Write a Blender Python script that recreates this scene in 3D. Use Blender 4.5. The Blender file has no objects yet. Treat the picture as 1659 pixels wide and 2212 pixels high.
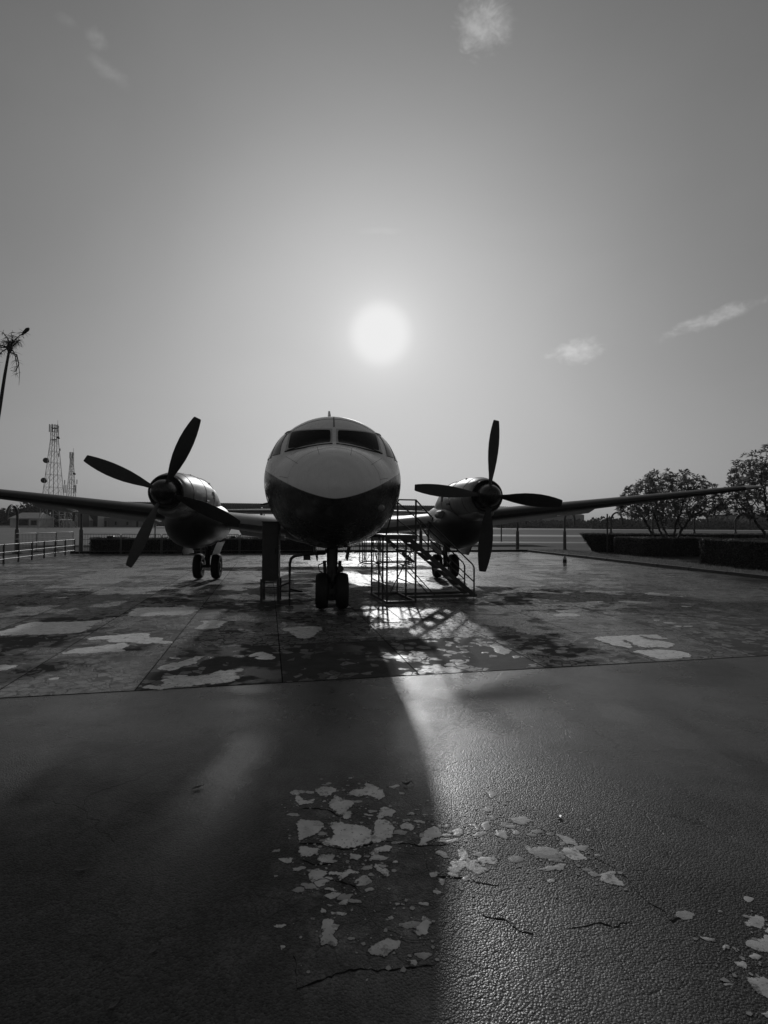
import bpy, bmesh, math, random
from math import sin, cos, pi, radians
from mathutils import Vector, Matrix, noise
from mathutils.bvhtree import BVHTree
from mathutils.geometry import delaunay_2d_cdt

SKY_POW, SKY_MUL, SUN_E, HAZE_D = 0.84, 0.0595, 2.0, 0.00015
random.seed(7)
SC = bpy.context.scene
COL = SC.collection

# ------------------------------------------------------------------ camera
FPX, CAM_H, PITCH, ROLL = 1157.06, 1.734, math.atan(26.64 / 1157.06), 0.0062
cam_data = bpy.data.cameras.new('camera')
cam = bpy.data.objects.new('camera', cam_data)
COL.objects.link(cam)
cam_data.sensor_fit = 'HORIZONTAL'
cam_data.sensor_width = 36.0
cam_data.lens = 36.0 * FPX / 1659.0
cam_data.clip_start = 0.05
cam_data.clip_end = 9000
_f = Vector((0, cos(PITCH), sin(PITCH)))
_u = Vector((0, -sin(PITCH), cos(PITCH)))
_r = Vector((1, 0, 0))
_r2 = _r * cos(ROLL) + _u * sin(ROLL)
_u2 = _u * cos(ROLL) - _r * sin(ROLL)
cam.matrix_world = Matrix((( _r2.x, _u2.x, -_f.x, 0), (_r2.y, _u2.y, -_f.y, 0), (_r2.z, _u2.z, -_f.z, CAM_H), (0, 0, 0, 1)))
SC.camera = cam

# ------------------------------------------------------------------ light
SUN_DIR = Vector((-0.0081, 0.9416, 0.3367)).normalized()      # towards the sun
SUN_EL = math.asin(SUN_DIR.z)
SUN_AZ = math.atan2(SUN_DIR.x, SUN_DIR.y)                     # clockwise from +Y


def N(nt, kind, **kw):
    n = nt.nodes.new(kind)
    for k, v in kw.items():
        setattr(n, k, v)
    return n


def put(nt, node, idx, val):
    if val is None:
        return
    if isinstance(val, bpy.types.NodeSocket):
        nt.links.new(val, node.inputs[idx])
    else:
        node.inputs[idx].default_value = val


def M(nt, op, a, b=None, c=None, clamp=False):
    n = N(nt, 'ShaderNodeMath', operation=op)
    n.use_clamp = clamp
    put(nt, n, 0, a); put(nt, n, 1, b); put(nt, n, 2, c)
    return n.outputs[0]


def MR(nt, v, a, b, c=0.0, d=1.0, smooth=False):
    n = N(nt, 'ShaderNodeMapRange')
    n.interpolation_type = 'SMOOTHSTEP' if smooth else 'LINEAR'
    for i, x in enumerate((v, a, b, c, d)):
        put(nt, n, i, x)
    return n.outputs[0]


def MIX(nt, f, a, b):                                        # scalar mix
    n = N(nt, 'ShaderNodeMix', data_type='FLOAT')
    put(nt, n, 0, f); put(nt, n, 2, a); put(nt, n, 3, b)
    return n.outputs[0]


def NOISE(nt, vec, scale, detail=4.0, rough=0.55, dist=0.0):
    n = N(nt, 'ShaderNodeTexNoise')
    put(nt, n, 'Vector', vec)
    n.inputs['Scale'].default_value = scale
    n.inputs['Detail'].default_value = detail
    n.inputs['Roughness'].default_value = rough
    n.inputs['Distortion'].default_value = dist
    return n.outputs[0]


def VOR(nt, vec, scale, feature='F1', out='Distance', rnd=1.0):
    n = N(nt, 'ShaderNodeTexVoronoi', feature=feature)
    put(nt, n, 'Vector', vec)
    n.inputs['Scale'].default_value = scale
    n.inputs['Randomness'].default_value = rnd
    return n.outputs[out]


world = bpy.data.worlds.new('World')
SC.world = world
world.use_nodes = True
wt = world.node_tree
wt.nodes.clear()
w_out = N(wt, 'ShaderNodeOutputWorld')
w_bg = N(wt, 'ShaderNodeBackground')
wt.links.new(w_bg.outputs[0], w_out.inputs[0])
w_sky = N(wt, 'ShaderNodeTexSky', sky_type='NISHITA')
w_sky.sun_disc = False
w_sky.sun_elevation = SUN_EL
w_sky.sun_rotation = SUN_AZ
w_sky.altitude = 0
w_sky.air_density = 1.0
w_sky.dust_density = 3.0
w_sky.ozone_density = 1.0
w_bw = N(wt, 'ShaderNodeRGBToBW')
wt.links.new(w_sky.outputs[0], w_bw.inputs[0])
sky_l = M(wt, 'MULTIPLY', M(wt, 'POWER', w_bw.outputs[0], SKY_POW), SKY_MUL)
sky_l = M(wt, 'MULTIPLY', M(wt, 'SUBTRACT', 1.0, M(wt, 'EXPONENT', M(wt, 'MULTIPLY', sky_l, -1.0 / 0.62))), 0.62)   # black-and-white film response
w_tc = N(wt, 'ShaderNodeTexCoord')
wdir = w_tc.outputs['Generated']
w_dot = N(wt, 'ShaderNodeVectorMath', operation='DOT_PRODUCT')
wt.links.new(wdir, w_dot.inputs[0])
w_dot.inputs[1].default_value = SUN_DIR
ang = M(wt, 'ARCCOSINE', M(wt, 'MINIMUM', w_dot.outputs['Value'], 0.999999))   # angle from the sun, radians
# the sun's bright disc in thin haze and the aureole around it
disc = MR(wt, ang, radians(1.7), radians(3.7), 1.0, 0.0, True)
aur = M(wt, 'MULTIPLY', M(wt, 'EXPONENT', M(wt, 'MULTIPLY', M(wt, 'SUBTRACT', ang, radians(2.8)), -1.0 / radians(2.3))), 0.16)
sky_v = M(wt, 'ADD', sky_l, aur)
# thin clouds: noise inside soft ellipses round a few directions
w_map = N(wt, 'ShaderNodeMapping')
wt.links.new(wdir, w_map.inputs[0])
w_map.inputs['Scale'].default_value = (1.0, 1.0, 1.6)
cl_n = NOISE(wt, w_map.outputs[0], 26.0, 10.0, 0.68, 0.6)
cl_n2 = NOISE(wt, w_map.outputs[0], 60.0, 6.0, 0.6)


def view_dir(x, y):
    return (_f + _r2 * ((x - 829.5) / FPX) - _u2 * ((y - 1106) / FPX)).normalized()


cl_sum = None
for (x, y, rx, ry, tilt, gain) in ((1045, 60, 60, 52, 0, .17), (1250, 757, 88, 28, -5, .17), (1535, 690, 105, 18, -13, .14),
                                   (230, 150, 42, 16, 20, .05), (210, 87, 20, 18, 30, .045), (140, 45, 20, 12, 0, .02), (825, 498, 60, 10, 0, .03)):
    d = view_dir(x, y)
    ex = Vector((0, 0, 1)).cross(d).normalized() * -1
    ey = d.cross(ex).normalized() * -1
    if ey.z < 0:
        ey = -ey
    if ex.dot(_r2) < 0:
        ex = -ex
    t = radians(-tilt)
    ax, ay = ex * cos(t) + ey * sin(t), ey * cos(t) - ex * sin(t)
    sub = []
    for a_, r_ in ((ax, rx), (ay, ry)):
        dn = N(wt, 'ShaderNodeVectorMath', operation='DOT_PRODUCT')
        wt.links.new(wdir, dn.inputs[0]); dn.inputs[1].default_value = a_
        sub.append(M(wt, 'POWER', M(wt, 'DIVIDE', M(wt, 'SUBTRACT', dn.outputs['Value'], d.dot(a_)), r_ / FPX * 0.9), 2.0))
    dn = N(wt, 'ShaderNodeVectorMath', operation='DOT_PRODUCT')
    wt.links.new(wdir, dn.inputs[0]); dn.inputs[1].default_value = d
    front = M(wt, 'GREATER_THAN', dn.outputs['Value'], 0.0)
    rad = M(wt, 'SQRT', M(wt, 'ADD', sub[0], sub[1]))
    edge = M(wt, 'ADD', rad, M(wt, 'MULTIPLY', M(wt, 'SUBTRACT', cl_n, 0.5), 1.9))
    m_ = MR(wt, edge, 0.95, 0.15, 0.0, gain, True)
    m_ = M(wt, 'MULTIPLY', M(wt, 'MULTIPLY', m_, front), MR(wt, cl_n2, 0.3, 0.65, 0.3, 1.1))
    cl_sum = m_ if cl_sum is None else M(wt, 'ADD', cl_sum, m_)
veil = MR(wt, NOISE(wt, w_map.outputs[0], 2.2, 5.0, 0.5, 0.6), 0.4, 0.75, 0.0, 0.020)      # barely visible high veil
sky_v = M(wt, 'ADD', M(wt, 'ADD', sky_v, cl_sum), veil)
sky_v = MIX(wt, disc, M(wt, 'MINIMUM', sky_v, 0.80), 0.86)
w_comb = N(wt, 'ShaderNodeCombineColor')
for i in range(3):
    wt.links.new(sky_v, w_comb.inputs[i])
wt.links.new(w_comb.outputs[0], w_bg.inputs[0])
w_bg.inputs[1].default_value = 1.75

sun_data = bpy.data.lights.new('sun', 'SUN')
sun_data.energy = SUN_E
sun_data.angle = radians(1.4)
sun_data.color = (1.0, 1.0, 1.0)
sun = bpy.data.objects.new('sun', sun_data)
COL.objects.link(sun)
sun.rotation_euler = (-SUN_DIR).to_track_quat('-Z', 'Y').to_euler()
sun.location = (0, 60, 60)

SC.view_settings.view_transform = 'Standard'
SC.view_settings.look = 'None'
SC.view_settings.exposure = -0.805
SC.view_settings.gamma = 1.0
SC.view_settings.use_curve_mapping = False
SC.render.engine = 'CYCLES'
SC.cycles.use_denoising = True
SC.cycles.max_bounces = 8
SC.cycles.sample_clamp_indirect = 4.0
SC.cycles.sample_clamp_direct = 3.0


# ------------------------------------------------------------------ materials
def new_mat(name):
    m = bpy.data.materials.new(name)
    m.use_nodes = True
    nt = m.node_tree
    nt.nodes.clear()
    out = N(nt, 'ShaderNodeOutputMaterial')
    b = N(nt, 'ShaderNodeBsdfPrincipled')
    nt.links.new(b.outputs[0], out.inputs[0])
    return m, nt, b


def grey(nt, v):
    c = N(nt, 'ShaderNodeCombineColor')
    for i in range(3):
        put(nt, c, i, v)
    return c.outputs[0]


def simple(name, val, rough=0.5, metal=0.0, var=0.25, scale=6.0, bump=0.0, bscale=40.0, spec=0.5, coat=0.0):
    m, nt, b = new_mat(name)
    tc = N(nt, 'ShaderNodeTexCoord').outputs['Object']
    n = NOISE(nt, tc, scale, 6.0, 0.6)
    v = M(nt, 'MULTIPLY', MR(nt, n, 0.25, 0.75, 1 - var, 1 + var), val)
    put(nt, b, 'Base Color', grey(nt, v))
    n2 = NOISE(nt, tc, scale * 3.1, 5.0, 0.6)
    put(nt, b, 'Roughness', MR(nt, n2, 0.25, 0.75, max(0.03, rough - 0.1), min(1.0, rough + 0.12)))
    b.inputs['Metallic'].default_value = metal
    b.inputs['Specular IOR Level'].default_value = spec
    b.inputs['Coat Weight'].default_value = coat
    if bump:
        bp = N(nt, 'ShaderNodeBump')
        bp.inputs['Strength'].default_value = bump
        bp.inputs['Distance'].default_value = 0.01
        put(nt, bp, 'Height', NOISE(nt, tc, bscale, 4.0, 0.6))
        nt.links.new(bp.outputs[0], b.inputs['Normal'])
    return m


def mat_paint(name, fuselage):
    """gloss aircraft paint; on the fuselage pale above a swooping line, near black below it"""
    m, nt, b = new_mat(name)
    tc = N(nt, 'ShaderNodeTexCoord').outputs['Object']
    s = N(nt, 'ShaderNodeSeparateXYZ'); nt.links.new(tc, s.inputs[0])
    ax = M(nt, 'ABSOLUTE', s.outputs[0])
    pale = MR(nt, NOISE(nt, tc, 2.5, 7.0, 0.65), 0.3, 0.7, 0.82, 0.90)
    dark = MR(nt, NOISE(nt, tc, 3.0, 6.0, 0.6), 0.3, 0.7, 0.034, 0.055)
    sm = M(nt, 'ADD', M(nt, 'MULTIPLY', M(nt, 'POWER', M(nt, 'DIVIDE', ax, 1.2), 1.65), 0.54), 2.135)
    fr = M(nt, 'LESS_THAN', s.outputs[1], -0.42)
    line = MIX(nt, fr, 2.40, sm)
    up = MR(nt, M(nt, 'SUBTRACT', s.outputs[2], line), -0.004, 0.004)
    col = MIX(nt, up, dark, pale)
    # stains running down from seams, scuffs
    st = N(nt, 'ShaderNodeMapping'); nt.links.new(tc, st.inputs[0]); st.inputs['Scale'].default_value = (9, 9, 1.2)
    streak = MR(nt, NOISE(nt, st.outputs[0], 2.0, 6.0, 0.7), 0.55, 0.75, 1.0, 0.86)
    scuff = MR(nt, NOISE(nt, tc, 17.0, 4.0, 0.7), 0.70, 0.74, 1.0, 0.6)
    col = M(nt, 'MULTIPLY', M(nt, 'MULTIPLY', col, streak), scuff)
    put(nt, b, 'Base Color', grey(nt, col))
    put(nt, b, 'Roughness', MR(nt, NOISE(nt, tc, 5.0, 6.0, 0.65), 0.3, 0.7, 0.16, 0.36))
    bp = N(nt, 'ShaderNodeBump'); bp.inputs['Strength'].default_value = 0.12; bp.inputs['Distance'].default_value = 0.02
    put(nt, bp, 'Height', NOISE(nt, tc, 3.2, 2.0, 0.5))
    nt.links.new(bp.outputs[0], b.inputs['Normal'])
    return m


def wpos(nt):
    return N(nt, 'ShaderNodeNewGeometry').outputs['Position']


def warp(nt, p, scale, amt):
    n = N(nt, 'ShaderNodeTexNoise')
    nt.links.new(p, n.inputs['Vector']); n.inputs['Scale'].default_value = scale; n.inputs['Detail'].default_value = 4.0
    sub = N(nt, 'ShaderNodeVectorMath', operation='SUBTRACT'); nt.links.new(n.outputs['Color'], sub.inputs[0]); sub.inputs[1].default_value = (.5, .5, .5)
    sc = N(nt, 'ShaderNodeVectorMath', operation='SCALE'); nt.links.new(sub.outputs[0], sc.inputs[0]); sc.inputs['Scale'].default_value = amt
    ad = N(nt, 'ShaderNodeVectorMath', operation='ADD'); nt.links.new(p, ad.inputs[0]); nt.links.new(sc.outputs[0], ad.inputs[1])
    return ad.outputs[0]


def mat_asphalt():
    m, nt, b = new_mat('wet_asphalt')
    p = wpos(nt)
    big = NOISE(nt, p, 0.55, 5.0, 0.6)                  # where the film of water lies
    stain = NOISE(nt, p, 1.6, 7.0, 0.65)
    mid = NOISE(nt, p, 6.0, 7.0, 0.65)
    grain = NOISE(nt, p, 85.0, 4.0, 0.7)
    vc = N(nt, 'ShaderNodeTexVoronoi', feature='F1'); nt.links.new(warp(nt, p, 40.0, 0.012), vc.inputs['Vector']); vc.inputs['Scale'].default_value = 105.0
    vs_ = N(nt, 'ShaderNodeSeparateColor'); nt.links.new(vc.outputs['Color'], vs_.inputs[0])
    col = M(nt, 'MULTIPLY', M(nt, 'MULTIPLY', MR(nt, mid, 0.3, 0.7, 0.036, 0.066), MR(nt, vs_.outputs[0], 0, 1, 0.55, 1.5)), MR(nt, stain, 0.3, 0.7, 0.7, 1.3))
    wp = warp(nt, warp(nt, p, 1.8, 0.3), 9.0, 0.09)
    cr = VOR(nt, wp, 1.3, 'DISTANCE_TO_EDGE')
    cr_w = MR(nt, NOISE(nt, p, 0.7, 3.0), 0.46, 0.62, -0.008, 0.006)
    crack = MR(nt, M(nt, 'SUBTRACT', cr, cr_w), 0.0, 0.005, 1.0, 0.0)
    # fine crazing in places, worst where the coating has peeled
    pe = N(nt, 'ShaderNodeSeparateXYZ'); nt.links.new(warp(nt, p, 4.0, 0.3), pe.inputs[0])
    peel = M(nt, 'MULTIPLY', M(nt, 'EXPONENT', M(nt, 'MULTIPLY', M(nt, 'ADD', M(nt, 'POWER', M(nt, 'DIVIDE', M(nt, 'SUBTRACT', pe.outputs[0], 0.2), 0.75), 4.0), M(nt, 'POWER', M(nt, 'DIVIDE', M(nt, 'SUBTRACT', pe.outputs[1], 2.8), 0.85), 4.0)), -1.0)), 0.2)
    cr2 = VOR(nt, warp(nt, p, 14.0, 0.06), 7.0, 'DISTANCE_TO_EDGE')
    crack2 = M(nt, 'MULTIPLY', MR(nt, cr2, 0.0, 0.05, 1.0, 0.0), MR(nt, M(nt, 'ADD', NOISE(nt, p, 1.1, 5.0), peel), 0.52, 0.64))
    crack = M(nt, 'MAXIMUM', crack, M(nt, 'MULTIPLY', crack2, 0.7))
    pst = M(nt, 'MULTIPLY', peel, MR(nt, NOISE(nt, wp, 6.0, 9.0, 0.7), 0.47, 0.62, 0.0, 7.0))    # pale film left in the peeled area
    col = M(nt, 'MULTIPLY', M(nt, 'MULTIPLY', col, M(nt, 'ADD', 1.0, pst)), MR(nt, crack, 0, 1, 1.0, 0.3))
    sx_ = N(nt, 'ShaderNodeSeparateXYZ'); nt.links.new(warp(nt, p, 3.0, 0.25), sx_.inputs[0])
    hollow = None                                       # shallow hollows where water stands
    for (hx, hy, ha, hb) in [(0.30, 4.45, 0.42, 1.3), (-1.06, 3.95, 0.30, 1.05), (-1.39, 5.66, 0.5, 0.3), (2.2, 4.95, 0.41, 0.55)]:
        e = M(nt, 'ADD', M(nt, 'POWER', M(nt, 'DIVIDE', M(nt, 'SUBTRACT', sx_.outputs[0], hx), ha), 2.0), M(nt, 'POWER', M(nt, 'DIVIDE', M(nt, 'SUBTRACT', sx_.outputs[1], hy), hb), 2.0))
        g_ = M(nt, 'EXPONENT', M(nt, 'MULTIPLY', e, -1.0))
        hollow = g_ if hollow is None else M(nt, 'MAXIMUM', hollow, g_)
    # newer, smoother surface along the slabs holds the water; the old surface nearer by is coarse and dull
    band = MR(nt, M(nt, 'ADD', M(nt, 'ADD', sx_.outputs[1], M(nt, 'MULTIPLY', sx_.outputs[0], 0.10)), M(nt, 'MULTIPLY', M(nt, 'SUBTRACT', stain, 0.5), 2.6)), 2.3, 4.8, 0.0, 1.0, True)
    ce = M(nt, 'ADD', M(nt, 'POWER', M(nt, 'DIVIDE', M(nt, 'SUBTRACT', sx_.outputs[0], 0.45), 0.75), 2.0), M(nt, 'POWER', M(nt, 'DIVIDE', M(nt, 'SUBTRACT', sx_.outputs[1], 2.05), 0.75), 2.0))
    coarse = M(nt, 'EXPONENT', M(nt, 'MULTIPLY', ce, -1.0))
    wet = M(nt, 'MAXIMUM', M(nt, 'MULTIPLY', band, MR(nt, big, 0.36, 0.64, 0.55, 0.92, True)), MR(nt, hollow, 0.0, 0.9, 0.0, 1.0))
    wet = M(nt, 'MAXIMUM', wet, M(nt, 'MULTIPLY', coarse, 0.5))
    rough = M(nt, 'ADD', MIX(nt, wet, 0.50, 0.16), MR(nt, stain, 0.3, 0.7, -0.05, 0.07))
    put(nt, b, 'Roughness', rough)
    put(nt, b, 'Base Color', grey(nt, col))
    put(nt, b, 'Specular IOR Level', MIX(nt, wet, 0.12, 0.80))
    hgt = M(nt, 'ADD', M(nt, 'MULTIPLY', vc.outputs['Distance'], -1.2), M(nt, 'MULTIPLY', vs_.outputs[1], 0.9))
    hgt = M(nt, 'ADD', hgt, M(nt, 'MULTIPLY', grain, 0.7))
    hgt = M(nt, 'SUBTRACT', hgt, M(nt, 'MULTIPLY', crack, 0.8))
    hgt = M(nt, 'ADD', hgt, M(nt, 'MULTIPLY', NOISE(nt, p, 12.0, 6.0, 0.7), 0.9))
    bp = N(nt, 'ShaderNodeBump')
    put(nt, bp, 'Strength', MIX(nt, wet, 0.58, 0.18))
    bp.inputs['Distance'].default_value = 0.0048
    put(nt, bp, 'Height', hgt)
    nt.links.new(bp.outputs[0], b.inputs['Normal'])
    return m


def mat_slab(name='concrete_slab', use_obj=True):
    m, nt, b = new_mat(name)
    p = wpos(nt)
    if use_obj:
        oi = N(nt, 'ShaderNodeObjectInfo')
        sep = N(nt, 'ShaderNodeSeparateColor'); nt.links.new(oi.outputs['Color'], sep.inputs[0])
        pale_amt, crk_amt, wet_amt = sep.outputs[0], sep.outputs[1], sep.outputs[2]
    else:
        pale_amt, crk_amt, wet_amt = 0.4, 0.55, 0.35
    mid = NOISE(nt, p, 4.0, 6.0, 0.62)
    grain = NOISE(nt, p, 60.0, 3.0, 0.6)
    wp = warp(nt, p, 3.0, 0.22)
    dte = VOR(nt, wp, 7.0, 'DISTANCE_TO_EDGE')
    cell = N(nt, 'ShaderNodeTexVoronoi', feature='F1'); nt.links.new(wp, cell.inputs['Vector']); cell.inputs['Scale'].default_value = 7.0
    cs = N(nt, 'ShaderNodeSeparateColor'); nt.links.new(cell.outputs['Color'], cs.inputs[0])
    # flakes of pale coating left between the cracks
    island = MR(nt, dte, 0.025, 0.06)
    keep = M(nt, 'GREATER_THAN', M(nt, 'ADD', M(nt, 'MULTIPLY', cs.outputs[0], 0.6), M(nt, 'MULTIPLY', MR(nt, NOISE(nt, p, 1.1, 4.0), 0.3, 0.7), 0.6)), M(nt, 'SUBTRACT', 1.08, M(nt, 'MULTIPLY', crk_amt, 0.95)))
    flake = M(nt, 'MULTIPLY', island, keep)
    pale = MR(nt, NOISE(nt, wp, 2.6, 9.0, 0.68), M(nt, 'SUBTRACT', 0.725, M(nt, 'MULTIPLY', pale_amt, 0.5)), M(nt, 'SUBTRACT', 0.745, M(nt, 'MULTIPLY', pale_amt, 0.5)))
    cover = M(nt, 'MULTIPLY', M(nt, 'MAXIMUM', flake, pale), MR(nt, NOISE(nt, wp, 14.0, 6.0, 0.7), 0.56, 0.60, 1.0, 0.25))
    base = M(nt, 'MULTIPLY', MR(nt, mid, 0.3, 0.7, 0.028, 0.060), MR(nt, grain, 0.3, 0.7, 0.75, 1.25))
    plc = M(nt, 'MULTIPLY', MR(nt, mid, 0.3, 0.7, 0.11, 0.22), MR(nt, cs.outputs[1], 0, 1, 0.45, 1.3))
    put(nt, b, 'Base Color', grey(nt, MIX(nt, cover, base, plc)))
    film = MR(nt, M(nt, 'ADD', NOISE(nt, p, 0.9, 6.0, 0.6), M(nt, 'MULTIPLY', wet_amt, 0.24)), 0.60, 0.66, 0.0, 1.0, True)
    put(nt, b, 'Roughness', MIX(nt, cover, MIX(nt, film, 0.80, 0.38), MIX(nt, film, 0.50, 0.25)))
    put(nt, b, 'Specular IOR Level', MIX(nt, cover, MIX(nt, film, 0.24, 0.36), MIX(nt, film, 0.30, 0.48)))
    hgt = M(nt, 'ADD', M(nt, 'MULTIPLY', cover, 1.0), M(nt, 'MULTIPLY', grain, MIX(nt, cover, 1.2, 0.2)))
    hgt = M(nt, 'ADD', hgt, M(nt, 'MULTIPLY', NOISE(nt, p, 6.0, 5.0, 0.6), 2.2))
    bp = N(nt, 'ShaderNodeBump')
    put(nt, bp, 'Strength', MIX(nt, film, 0.7, 0.5)); bp.inputs['Distance'].default_value = 0.006
    put(nt, bp, 'Height', hgt)
    nt.links.new(bp.outputs[0], b.inputs['Normal'])
    return m


def mat_flake():
    m, nt, b = new_mat('pale_coating')
    p = wpos(nt)
    mid = NOISE(nt, p, 9.0, 7.0, 0.65)
    at = N(nt, 'ShaderNodeAttribute', attribute_name='rim')
    sz = N(nt, 'ShaderNodeAttribute', attribute_name='grain')
    fine = N(nt, 'ShaderNodeTexNoise'); nt.links.new(p, fine.inputs['Vector']); nt.links.new(sz.outputs['Fac'], fine.inputs['Scale']); fine.inputs['Detail'].default_value = 8.0; fine.inputs['Roughness'].default_value = 0.7
    keep = MR(nt, M(nt, 'ADD', at.outputs['Fac'], M(nt, 'MULTIPLY', M(nt, 'SUBTRACT', fine.outputs[0], 0.5), 2.2)), 0.06, 0.22)      # broken, worn edge
    spots = M(nt, 'MULTIPLY', MR(nt, NOISE(nt, p, 38.0, 4.0, 0.6), 0.60, 0.70, 1.0, 0.5), MR(nt, NOISE(nt, p, 11.0, 9.0, 0.72), 0.57, 0.63, 1.0, 0.35))
    pale = M(nt, 'MULTIPLY', M(nt, 'MULTIPLY', MR(nt, mid, 0.25, 0.75, 0.20, 0.42), N(nt, 'ShaderNodeObjectInfo').outputs['Alpha']), spots)
    put(nt, b, 'Base Color', grey(nt, MIX(nt, keep, MR(nt, mid, 0.3, 0.7, 0.030, 0.055), pale)))
    put(nt, b, 'Roughness', MIX(nt, keep, 0.5, MR(nt, NOISE(nt, p, 3.0, 4.0), 0.3, 0.7, 0.22, 0.42)))
    put(nt, b, 'Specular IOR Level', MIX(nt, keep, 0.15, 0.5))
    bp = N(nt, 'ShaderNodeBump'); bp.inputs['Strength'].default_value = 0.5; bp.inputs['Distance'].default_value = 0.005
    put(nt, bp, 'Height', M(nt, 'ADD', M(nt, 'MULTIPLY', keep, 0.8), M(nt, 'ADD', NOISE(nt, p, 22.0, 5.0, 0.65), M(nt, 'MULTIPLY', NOISE(nt, p, 90.0, 3.0), MIX(nt, keep, 1.0, 0.15))))); nt.links.new(bp.outputs[0], b.inputs['Normal'])
    return m


def mat_grass():
    m, nt, b = new_mat('grass_field')
    p = wpos(nt)
    mp = N(nt, 'ShaderNodeMapping'); nt.links.new(p, mp.inputs[0]); mp.inputs['Scale'].default_value = (0.12, 1.0, 1.0)
    n = NOISE(nt, mp.outputs[0], 0.12, 7.0, 0.65)
    f = NOISE(nt, p, 2.5, 5.0, 0.7)
    put(nt, b, 'Base Color', grey(nt, M(nt, 'MULTIPLY', MR(nt, n, 0.3, 0.7, 0.035, 0.13), MR(nt, f, 0.3, 0.7, 0.65, 1.35))))
    b.inputs['Roughness'].default_value = 0.9
    b.inputs['Specular IOR Level'].default_value = 0.1
    return m


def mat_leaf(name, val, trans):
    """leaf that lets the light behind it through"""
    m, nt, b = new_mat(name)
    tc = N(nt, 'ShaderNodeTexCoord').outputs['Object']
    v = M(nt, 'MULTIPLY', MR(nt, NOISE(nt, tc, 2.0, 6.0, 0.65), 0.25, 0.75, 0.6, 1.4), val)
    put(nt, b, 'Base Color', grey(nt, v))
    b.inputs['Roughness'].default_value = 0.5
    b.inputs['Specular IOR Level'].default_value = 0.3
    tr = N(nt, 'ShaderNodeBsdfTranslucent')
    put(nt, tr, 'Color', grey(nt, M(nt, 'MULTIPLY', v, trans)))
    mx = N(nt, 'ShaderNodeMixShader'); mx.inputs[0].default_value = 0.45
    nt.links.new(b.outputs[0], mx.inputs[1]); nt.links.new(tr.outputs[0], mx.inputs[2])
    out = [n for n in nt.nodes if n.type == 'OUTPUT_MATERIAL'][0]
    nt.links.new(mx.outputs[0], out.inputs[0])
    return m


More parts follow.
